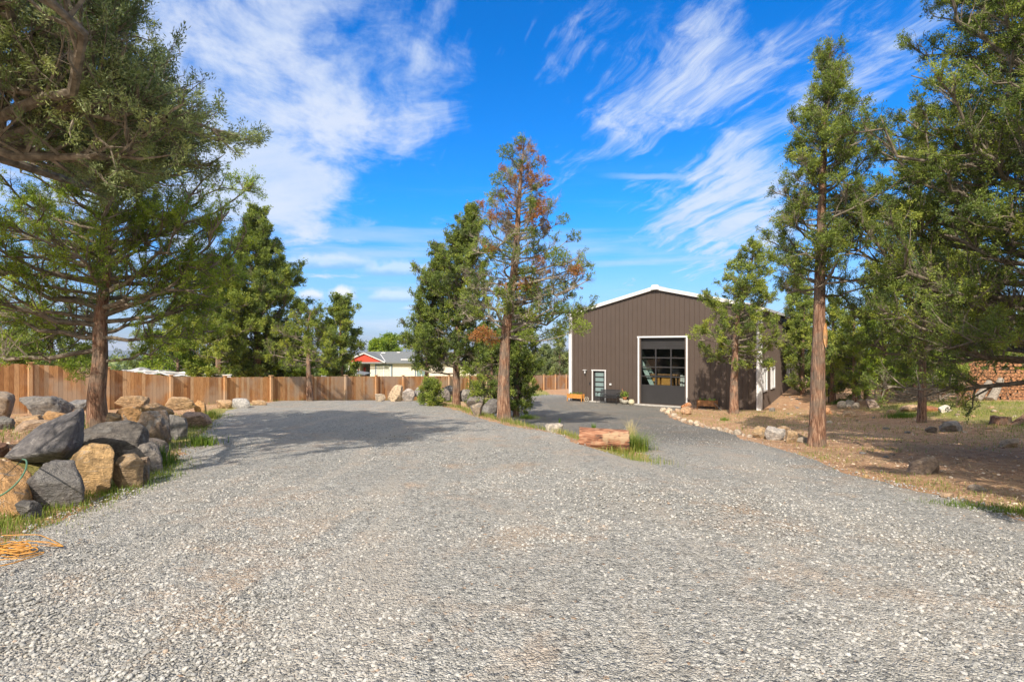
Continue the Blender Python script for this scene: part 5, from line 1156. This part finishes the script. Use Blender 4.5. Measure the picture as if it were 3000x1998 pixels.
    if clusters:             # a branch carries every separate tuft
        for (c, r, tn) in clusters:
            c = np.array(c, float); d0 = math.hypot(c[0] - np.interp(c[2], zt, path[:, 0]), c[1]); zs_ = max(.3 * H, c[2] - .35 * d0 - .15)
            p0 = np.array([np.interp(zs_, zt, path[:, 0]), np.interp(zs_, zt, path[:, 1]), zs_]); ss = np.linspace(0, 1, 7)[:, None]
            q_ = p0 + (c - p0) * ss - np.array([0, 0, 1]) * .12 * d0 * np.sin(ss * 3.14) + .03 * rng.normal(size=(7, 3)) * ss
            br.tube(q_, np.linspace(.03, .006, 7), 5, cap=False)
            for _ in range(9): e_ = c + norm(rng.normal(size=3)) * r * .9; br.tube([q_[5], (q_[5] + e_) / 2 + .03 * rng.normal(size=3), e_], [.006, .004, .002], 3, cap=False)
    br.build('branches', MAT['dead' if dead is not None else 'twig'], root)
    fo = Acc()
    if clusters:
        for (c, r, tn) in clusters:
            m = int(60 * (r / .3) ** 2 * 1.9); qd = norm(rng.normal(size=(m, 3))); Ps.append(np.array(c) + qd * r * (rng.random((m, 1)) ** .4) * np.array([1, 1, .8])); Ds.append(norm(qd + [0, 0, .4])); Ts.append(np.full(m, tn))
    foliage(fo, np.concatenate(Ps), np.concatenate(Ds), np.concatenate(Ts), K, L, W, rng, .62)
    fo.build('crown', MAT[leaf], root)
    return root
def at_px(px, Y, z=None):
    x = (px - CX) / FOC * Y; return (x, Y, gz(x, Y) if z is None else z)
def height(py, Y, base): return (HY - py) / FOC * Y - base[2]
def prof_px(Y, base, H, rows): # rows: (photo row, half width in photo pixels) -> profile
    return sorted((max(0, min(1, ((HY - py) / FOC * Y - base[2]) / H)), w / FOC * Y) for py, w in rows)

# the big juniper whose limbs reach in from beyond the left edge
def t0_cut(x, y, z):
    if y < .4: return False
    c, r = x / y * FOC + CX, HY - z / y * FOC
    if c < -120: return True
    if y < 4.3: return False
    nz_ = 75 * math.sin(r * .031 + 1) * math.sin(r * .011 + y * 2) + 45 * math.sin(r * .09 + z * 5) - 25
    return r < 600 + 60 * math.sin(c * .02) and c < nz_ + float(np.interp(r, [-900, -300, -60, 0, 60, 130, 240, 300, 400, 480, 620], [700, 720, 480, 470, 545, 570, 620, 700, 755, 700, 620]))
Yb = 7.4; b = at_px(-230, Yb); H = 9.0
tree('overhanging_juniper', 'large dark juniper reaching in from the upper left edge with long drooping limbs', b, H, .30,
     [(.30, 3.4), (.40, 5.4), (.50, 6.0), (.60, 5.6), (.72, 4.6), (.85, 3.4), (1, 1.2)], .40, 50, 11, q=1, leaf='leaf_blue', L=.060, K=10, W=.0072, up=.20, droop=.10, bare=.05, dense=1.2, bias=(.15, .08), tint0=.52,
     cut=t0_cut, sub_len=1.15, extra_limbs=((.64, .05, 5.2, -.6), (.60, .25, 5.4, -.5), (.70, -.1, 4.9, -.5), (.55, .1, 5.0, -.45), (.74, .1, 4.6, -.25), (.5, -.2, 4.6, -.3), (.62, .5, 5.0, -.5), (.8, .0, 4.4, -.1), (.58, -.15, 5.2, -.4), (.67, .3, 5.2, -.45), (.47, .15, 4.9, -.25), (.78, -.3, 4.2, -.3), (.6, -.95, 5.0, .0), (.7, -1.15, 4.8, .05), (.5, -1.2, 5.0, .1), (.8, -.8, 4.6, .0), (.66, -1.4, 4.6, .05), (.58, -.75, 5.2, .1)))
Yb = 12.0; b = at_px(287, Yb); H = 6.6
tree('trunk_juniper', 'shaggy barked juniper standing in the rock pile at left with a stout trunk', b, H, .20,
     [(.30, 2.4), (.42, 3.1), (.60, 3.1), (.78, 2.6), (.9, 1.8), (1, .9)], .31, 66, 12, path=[(0, 0, 0), (-.04, 0, .7), (.05, 0, 1.5), (.0, .05, 2.3), (.10, .1, 3.3), (.12, .1, 4.4), (.25, .1, 5.5), (.3, .1, 6.6)], L=.055, K=9, W=.0075, up=.42, droop=.0, bare=.08, dense=1.15, tint0=.72, leaf='leaf_bright',
     extra_limbs=((.22, .0, 1.7), (.26, 2.9, 2.9), (.30, 3.3, 3.2), (.30, .3, 2.4), (.16, 2.9, .9), (.38, 3.0, 3.3), (.5, .1, 3.0), (.6, .2, 3.0), (.55, -.1, 2.8), (.7, .3, 2.7), (.45, -.4, 2.7), (.40, .1, 2.9), (.5, 2.9, 3.3), (.6, 3.3, 3.3), (.45, 2.6, 3.2)), sub_len=1.05)
# two more stems of it: cut-off stubs
# conifer behind the fence
Yb = 33.0; b = at_px(752, Yb); H = height(610, Yb, b)
tree('pointed_juniper', 'tall dense juniper with a narrow pointed top behind the fence', b, H, .30, prof_px(Yb, b, H, [(1100, 90), (1020, 120), (900, 165), (820, 130), (740, 95), (690, 60), (650, 26), (612, 8)]), .12, 120, 13, q=.7, L=.085, K=7, W=.024, up=.5, bare=.04, dense=1.25, tint0=.42)
Yb = 30.5; b = at_px(640, Yb); H = height(765, Yb, b)
tree('leaning_juniper', 'yellow green juniper filling the gap left of the pointed one', b, H, .22, prof_px(Yb, b, H, [(1095, 80), (1000, 120), (900, 125), (820, 85), (768, 30)]), .12, 64, 14, q=.6, L=.085, K=7, W=.024, up=.35, bare=.10, dense=1.15, tint0=.66)
Yb = 36; b = at_px(560, Yb); H = height(800, Yb, b)
tree('hazy_juniper', 'dull green juniper far behind the shelter at left', b, H, .22, prof_px(Yb, b, H, [(1095, 90), (1000, 90), (900, 70), (840, 40), (800, 10)]), .1, 50, 15, q=.4, L=.115, K=6, W=.033, up=.4, bare=.10, tint0=.45)
Yb = 34; b = at_px(445, Yb); H = height(880, Yb, b)
tree('small_grey_juniper', 'thin greyish juniper showing through the gap right of the shaggy trunk', b, H, .14, prof_px(Yb, b, H, [(1090, 60), (1000, 50), (930, 30), (880, 8)]), .1, 34, 16, q=.4, leaf='leaf_blue', L=.10, K=6, W=.026, up=.4, bare=.3, dense=.8, tint0=.45)
Yb = 31; b = at_px(520, Yb); H = height(985, Yb, b)
tree('low_juniper', 'low yellow green juniper right above the silver tarp', b, H, .12, prof_px(Yb, b, H, [(1095, 85), (1040, 80), (1000, 45), (985, 12)]), .1, 34, 17, q=.4, leaf='leaf_bright', L=.105, K=6, W=.03, up=.4, bare=.06, tint0=.62)
Yb = 27; b = at_px(150, Yb); H = height(930, Yb, b)
tree('shaded_juniper', 'dark low juniper behind the fence left of the shaggy trunk', b, H, .16, prof_px(Yb, b, H, [(1070, 150), (1010, 150), (960, 100), (930, 30)]), .1, 50, 18, q=.4, L=.105, K=6, W=.028, up=.3, bare=.12, tint0=.42)
Yb = 29; b = at_px(-20, Yb); H = height(900, Yb, b)
tree('edge_juniper', 'dark juniper behind the fence at the very left edge', b, H, .16, prof_px(Yb, b, H, [(1060, 130), (1000, 130), (940, 80), (900, 20)]), .1, 44, 19, q=.4, L=.11, K=6, W=.03, up=.3, bare=.12, tint0=.35)
# small broken-topped tree in front of the fence
Yb = 27.6; b = at_px(909, Yb); H = height(905, Yb, b)
tree('broken_juniper', 'small juniper with a bare reddish broken trunk in front of the fence', b, H, .17, prof_px(Yb, b, H, [(1085, 60), (1040, 110), (990, 105), (940, 70), (905, 35)]), .36, 30, 20, path=[(0, 0, 0), (-.05, 0, .8), (-.10, 0, 1.8), (-.08, 0, 2.9), (-.12, 0, 3.9), (.05, 0, H)], q=.7, L=.065, K=7, W=.018, up=.15, bare=.22, dense=1.0, tint0=.60,
     extra_limbs=((.42, 3.14, 2.2), (.52, 3.0, 2.0), (.45, .1, 2.0), (.7, 3.2, 1.6)))
Yb = 37; b = at_px(1000, Yb); H = height(876, Yb, b)
tree('twin_top_juniper', 'juniper with two tops rising behind the fence left of the cream house', b, H, .2, prof_px(Yb, b, H, [(1090, 45), (1030, 62), (960, 58), (910, 42), (876, 12)]), .1, 50, 21, q=.5, L=.105, K=7, W=.030, up=.6, bare=.1, tint0=.48)
Yb = 34; b = at_px(850, Yb); H = height(985, Yb, b)
tree('bright_juniper', 'bright green bushy juniper over the fence with rust brown dead tips', b, H, .14, prof_px(Yb, b, H, [(1095, 80), (1050, 100), (1010, 75), (985, 20)]), .1, 44, 22, q=.5, leaf='leaf_bright', L=.10, K=7, W=.028, up=.4, bare=.08, tint0=.58)
# trees standing in the middle
Yb = 25.0; b = at_px(1337, Yb); H = height(612, Yb, b)
tree('leafy_juniper', 'full green juniper with a leaning pointed top left of the half dead one', b, H, .20, prof_px(Yb, b, H, [(1130, 75), (1060, 125), (960, 150), (860, 130), (760, 105), (700, 60), (650, 24), (614, 6)]), .17, 120, 23, path=[(0, 0, 0), (.0, 0, 1.2), (.0, 0, 2.6), (.1, 0, 4.2), (.35, 0, 6.2), (.6, 0, 7.8), (.72, 0, H)], q=.9, L=.068, K=7, W=.018, up=.75, bare=.06, dense=1.05, bias=(3.0, .16), tint0=.42, sub_len=.9)
Yb = 26.0; b = at_px(1245, Yb); H = height(720, Yb, b)
tree('side_juniper', 'slimmer green juniper at the left flank of the middle group', b, H, .12, prof_px(Yb, b, H, [(1120, 30), (1050, 55), (950, 60), (850, 45), (780, 26), (722, 8)]), .2, 60, 24, lean=(.5, 0), q=.7, L=.070, K=7, W=.019, up=.8, bare=.08, dense=.95, tint0=.40, sub_len=.8)
Yb = 24.5; b = at_px(1512, Yb); H = height(905, Yb, b)
tree('bushy_juniper', 'low bushy dark juniper behind the upright trunk on the bank', b, H, .14, prof_px(Yb, b, H, [(1140, 55), (1080, 72), (1010, 75), (950, 60), (905, 15)]), .05, 60, 25, q=.7, L=.070, K=7, W=.019, up=.3, bare=.05, dense=1.15, tint0=.42)
Yb = 23.4; b = at_px(1440, Yb); H = height(985, Yb, b)
tree('low_bush_juniper', 'small green juniper bush left of the upright trunk', b, H, .10, prof_px(Yb, b, H, [(1140, 70), (1080, 80), (1020, 60), (985, 15)]), .06, 34, 26, q=.7, L=.070, K=7, W=.019, up=.3, bare=.08, tint0=.48)
Yb = 24; b = at_px(1262, Yb, gz(*at_px(1262, Yb)[:2])); H = .95
tree('juniper_sprig', 'waist high juniper seedling growing among the middle boulders', b, H, .03, [(0, .3), (.5, .48), (1, .2)], .05, 22, 27, q=.6, L=.06, K=7, W=.018, up=.5, bare=.0, tint0=.62, cat='shrub')
# the half-dead tree
Yb = 17.7; b = at_px(1477, Yb, -2.38); H = height(410, Yb, b)
zz = lambda py: (HY - py) / FOC * Yb - b[2]; xx = lambda px: (px - 1477) / FOC * Yb
cl = []
rng_ = np.random.default_rng(5)
for (px, py, r, tn) in ((1485, 455, .26, .35), (1462, 540, .24, .45), (1470, 575, .22, .96), (1560, 530, .30, .96), (1590, 455, .16, .96), (1600, 530, .18, .96), (1578, 618, .24, .96), (1555, 640, .22, .93), (1600, 660, .16, .96), (1440, 578, .16, .4), (1488, 672, .18, .96), (1512, 690, .14, .4), (1558, 705, .2, .45), (1690, 680, .2, .45), (1650, 640, .18, .45),
                        (1630, 760, .34, .55), (1575, 765, .2, .95), (1680, 800, .22, .96), (1545, 840, .26, .96), (1630, 840, .32, .55), (1560, 850, .32, .5), (1590, 880, .3, .40), (1540, 800, .3, .6), (1500, 740, .26, .45), (1485, 850, .28, .93), (1520, 880, .2, .97), (1420, 975, .24, .97), (1440, 990, .24, .97), (1395, 985, .2, .96), (1680, 930, .30, .55), (1700, 960, .26, .6), (1650, 960, .3, .6), (1620, 985, .3, .55), (1590, 925, .26, .45), (1640, 905, .22, .4), (1480, 905, .26, .9), (1450, 640, .2, .93), (1550, 985, .25, .5)):
    cl.append(((xx(px), .4 * rng_.normal(), zz(py)), r * 1.2, tn))
tree('half_dead_juniper', 'tall half dead juniper with bare grey limbs and rust brown clumps on the grassy bank', b, H, .235, prof_px(Yb, b, H, [(1010, 90), (960, 165), (880, 160), (800, 170), (700, 160), (620, 125), (540, 80), (460, 42), (412, 8)]), .30, 74, 28,
     path=[(0, 0, 0), (-.02, 0, .7), (-.01, 0, 1.5), (.04, 0, 2.6), (.12, 0, 3.4), (.30, 0, 4.6), (.42, 0, 6.0), (.50, 0, 7.4), (.66, 0, H)], q=.9, L=.055, K=7, W=.0135, up=.42, bare=.46, dense=.95, dead=lambda t, az, r: t > .64 or (t > .42 and r.random() < .35), tint0=.5, extra_limbs=((.34, .0, 2.6, .05), (.37, .15, 2.7, .0), (.42, -.1, 2.6, .1), (.48, .05, 2.3, .15), (.52, .2, 2.3, .2), (.35, 3.0, 1.5, .0)), clusters=cl, bias=(.0, .14))
# small tree by the building corner
Yb = 27.6; b = at_px(2150, Yb); H = height(708, Yb, b)
tree('corner_juniper', 'slim juniper with a red brown trunk standing before the right corner of the building', b, H, .235, prof_px(Yb, b, H, [(1110, 50), (1075, 90), (1000, 130), (930, 120), (860, 95), (790, 75), (745, 40), (710, 6)]), .27, 70, 29, path=[(0, 0, 0), (0, 0, 1.2), (.04, 0, 2.6), (.1, 0, 4.4), (.45, 0, 6), (1.15, 0, H)], q=.8, L=.070, K=7, W=.019, up=.2, bare=.16, dense=.72, tint0=.6,
     extra_limbs=((.42, 3.3, 2.2), (.55, 3.1, 1.9), (.33, -.2, 2.2)))
Yb = 35.5; b = at_px(2352, 37.0); H = height(800, 37.0, b)
tree('wallside_juniper', 'green juniper growing close to the side wall of the brown building', b, H, .18, prof_px(37.0, b, H, [(1050, 36), (980, 50), (900, 44), (840, 30), (802, 8)]), .26, 56, 30, lean=(-.3, 0), q=.7, L=.09, K=7, W=.025, up=.5, bare=.10, dense=.85, tint0=.50)
# the tall tree by the drive
Yb = 13.35; b = at_px(2392, Yb); H = height(130, Yb, b)
xx = lambda px: (px - 2392) / FOC * Yb
TT = tree('tall_juniper', 'tallest free standing juniper with a clear trunk and orange bark scar by the drive', b, H, .20, prof_px(Yb, b, H, [(880, 130), (800, 185), (700, 200), (600, 180), (500, 170), (400, 125), (330, 80), (270, 42), (200, 22), (140, 5)]), .37, 100, 31,
     path=[(0, 0, 0), (.03, 0, .8), (.04, 0, 1.8), (.07, 0, 3.2), (.10, 0, 5), (.17, 0, 7), (.27, 0, 9), (.35, 0, H)], q=1, L=.058, K=9, W=.0085, up=.38, bare=.10, dense=.92, tint0=.48, bias=(.1, .25), droop=.02)
a = Acc(); sz = (HY - 985) / FOC * Yb - b[2]; rr_ = .165
th = np.linspace(-1.75, -.75, 9); zzs = np.linspace(-.28, .32, 16); TH, ZZ_ = np.meshgrid(th, zzs); wdt = np.clip(1 - (ZZ_ / .34) ** 2, .05, 1)
TH2 = -1.15 + (TH + 1.25) * wdt; RR = rr_ + .006 + .006 * np.sin(TH * 20 + ZZ_ * 5)
V = np.stack([.075 + RR * np.cos(TH2), RR * np.sin(TH2), sz + ZZ_], -1); i = np.arange(15)[:, None] * 9; j = np.arange(8)[None]
MAT['scar'] = bark_mat('bark_scar', (.40, .16, .05), (.72, .36, .13), (.85, .55, .28), .7)
a.add(V.reshape(-1, 3), np.stack([i + j, i + j + 1, i + 10 + j, i + 9 + j], -1).reshape(-1, 4)); a.build('bark_scar', MAT['scar'], TT, smooth=True)
# the large one at the right edge
Yb = 11.2; b = at_px(3085, Yb); H = 10.8
tree('right_edge_juniper', 'huge spreading juniper filling the right edge with long low limbs', b, H, .30, prof_px(Yb, b, H, [(1080, 450), (1000, 540), (900, 560), (760, 560), (650, 520), (560, 490), (430, 530), (300, 560), (150, 500), (30, 420), (-200, 320), (-350, 80)]), .17, 165, 32, extra_limbs=((.155, 2.9, 3.2), (.19, 2.7, 3.4), (.22, 3.1, 3.6), (.2, 3.6, 3.4)),
     q=1, L=.058, K=9, W=.0085, up=.30, bare=.06, dense=1.2, tint0=.48, sub_len=1.05)
# trees behind on the right
Yb = 20.5; b = at_px(2700, Yb, gz(*at_px(2700, Yb)[:2])); H = height(330, Yb, b)
tree('back_right_juniper', 'dark juniper standing between the tall one and the right edge juniper', at_px(2700, Yb), H, .15, prof_px(Yb, b, H, [(1080, 90), (980, 130), (860, 140), (740, 120), (600, 85), (480, 55), (400, 30), (335, 6)]), .12, 96, 33, q=.7, L=.065, K=7, W=.018, up=.4, bare=.12, dense=.85, tint0=.52)
Yb = 24.5; b = at_px(2815, Yb); H = height(640, Yb, b)
tree('double_trunk_juniper', 'juniper with two dark trunks just left of the firewood stack', b, H, .17, prof_px(Yb, b, H, [(1100, 60), (1020, 130), (900, 170), (780, 130), (690, 60), (642, 12)]), .28, 66, 34, q=.6, L=.070, K=7, W=.019, up=.3, bare=.10, dense=.9, tint0=.50)
for i, (px, top, Yb, w, lab, tn, lf) in enumerate((
        (2592, 850, 28.5, 75, 'bright juniper with a thin pale trunk next to the orange wooden post', .62, 'leaf_bright'),
        (2505, 905, 29.5, 70, 'rounded green juniper right behind the tall weathered stump', .62, 'leaf'),
        (2440, 880, 31.0, 62, 'juniper showing just right of the tall clear trunk', .52, 'leaf'),
        (2352, 885, 36.0, 60, 'juniper beyond the far corner of the brown building', .5, 'leaf'),
        (2680, 940, 33.0, 85, 'dense juniper behind the bleached branch heap', .58, 'leaf_bright'),
        (2560, 760, 38.0, 60, 'taller background juniper peeping between two nearer ones', .45, 'leaf'),
        (2770, 900, 34.0, 90, 'dark background juniper behind the wire fence', .35, 'leaf'),
        (2905, 860, 37.0, 110, 'background juniper rising behind the firewood stack', .38, 'leaf'),
        (3060, 900, 36.0, 120, 'background juniper at the right edge behind the firewood', .38, 'leaf'),
        (2620, 1010, 40.0, 90, 'low wide juniper far behind the orange wooden post', .5, 'leaf'),
        (2475, 1010, 41.0, 80, 'low wide juniper far behind the weathered stump', .5, 'leaf'),
        (2720, 1030, 40.0, 90, 'low juniper closing the gap beyond the wire fence', .45, 'leaf'),
        (2400, 1000, 44.0, 70, 'low juniper beyond the back corner of the side wall', .5, 'leaf'))):
    b = at_px(px, Yb); H = height(top, Yb, b)
    tree('background_juniper', lab, b, H, .15, prof_px(Yb, b, H, [(1130, w * .8), (1080, w), (1000, w), (930, w * .75), (top + 30, w * .35), (top, 8)]), .03 if i not in (0, 1) else .12, 56, 40 + i, q=.45, leaf=lf, L=.085, K=7, W=.026, up=.35, bare=.12, dense=.95, tint0=min(.7, tn + .1), group='junipers in the background at right')
# beyond the far fence, left of the building
for i, (px, top, Yb, w, lab, tn, lf, br_) in enumerate((
        (1640, 950, 62, 26, 'thin bare topped juniper just left of the building beyond the fence', .45, 'leaf_blue', .5),
        (1600, 1020, 66, 45, 'greyish juniper low behind the far fence', .45, 'leaf_blue', .15),
        (1655, 1045, 64, 40, 'low green juniper beside the building beyond the fence', .55, 'leaf', .1),
        (1520, 1030, 64, 50, 'low juniper behind the fence right of the house', .5, 'leaf', .1),
        (1430, 1000, 70, 60, 'dark juniper behind the house and the middle group', .4, 'leaf', .1))):
    b = at_px(px, Yb); H = height(top, Yb, b)
    tree('far_juniper', lab, b, H, .16, prof_px(Yb, b, H, [(1110, w * .8), (1080, w), (1040, w * .8), (top + 10, w * .3), (top, 4)]), .1, 36, 60 + i, q=.35, leaf=lf, L=.17, K=6, W=.05, up=.4, bare=br_, tint0=tn, group='junipers beyond the far fence')
for i, (px, top, w, lab) in enumerate(((1140, 990, 34, 'bright green broadleaf tree with upright shoots above the house roof'), (1105, 1008, 26, 'rounded lower broadleaf tree left of the upright one above the roof'))):
    b = at_px(px, 78); H = height(top, 78, b)
    tree('broadleaf_tree', lab, b, H, .2, prof_px(78, b, H, [(1080, w), (1030, w), (top + 8, w * .7), (top, 5)]), .2, 34, 70 + i, q=.35, leaf='leaf_bright', L=.24, K=6, W=.08, up=.7, bare=.02, tint0=.6)
# distant wood on the plain and slopes
def far_wood():
    rng = np.random.default_rng(77); a = Acc(); n = 2600
    az = rng.uniform(-.95, .95, n); d = 85 + 520 * rng.random(n) ** 1.6; x = np.sin(az) * d; y = np.cos(az) * d
    k = ~((np.abs(x / y * FOC + CX - 1130) < 110) & (d < 110)); x, y, d = x[k], y[k], d[k]; g = G(x, y); m = len(x)
    h = rng.uniform(2.8, 5.4, m); K_ = 46; q = norm(rng.normal(size=(m, K_, 3))) * (rng.random((m, K_, 1)) ** .4); q[..., 2] = q[..., 2] * .5 + .5
    tp = 1 - .65 * q[..., 2]; P = np.stack([x[:, None] + q[..., 0] * tp * h[:, None] * .42, y[:, None] + q[..., 1] * tp * h[:, None] * .42, g[:, None] + q[..., 2] * h[:, None]], -1).reshape(-1, 3)
    foliage(a, P, np.tile([0, 0, .6], (len(P), 1)), np.repeat(rng.uniform(.1, .6, m), K_), 2, .62, .24, rng)
    tag(a.build('far_wood', MAT['leaf_blue']), 'distant juniper woodland covering the plain below the hills', 'woodland', kind='stuff')
far_wood()
# trees that stand behind the camera's right shoulder and throw the shade on the dirt
for i, (x, y, H, lab) in enumerate(((6.9, 2.6, 9.4, 'juniper just outside the photo at right, throwing shade on the dirt'), (9.6, 4.6, 8.6, 'second juniper outside the photo at right, shading the near dirt'), (14.0, 7.6, 8.8, 'third juniper outside the photo at right, farthest along the edge'))):
    tree('shade_juniper', lab, (x, y, gz(x, y)), H, .22, [(.2, 1.6), (.4, 2.6), (.7, 2.2), (.9, 1.0), (1, .3)], .25, 60, 80 + i, q=.5, L=.09, K=6, W=.026, up=.3, bare=.05, dense=1.0)

# ------------------------------------------------------------------ the air
hz = Acc(); hz.box((0, 0, -45), (11000, 11000, 150)); hm = bpy.data.materials.new('thin_haze'); hm.use_nodes = True; ht = NT(hm.node_tree); ht.n.remove(ht.n['Principled BSDF'])
pv = ht.new('ShaderNodeVolumePrincipled'); pv.inputs['Color'].default_value = (.80, .88, 1.0, 1); pv.inputs['Density'].default_value = .00016; pv.inputs['Anisotropy'].default_value = .1
ht.l.new(pv.outputs[0], ht.n['Material Output'].inputs['Volume']); ho = hz.build('haze', hm); ho['kind'] = 'stuff'; ho['label'] = 'thin blue haze over the distant plain and hills'
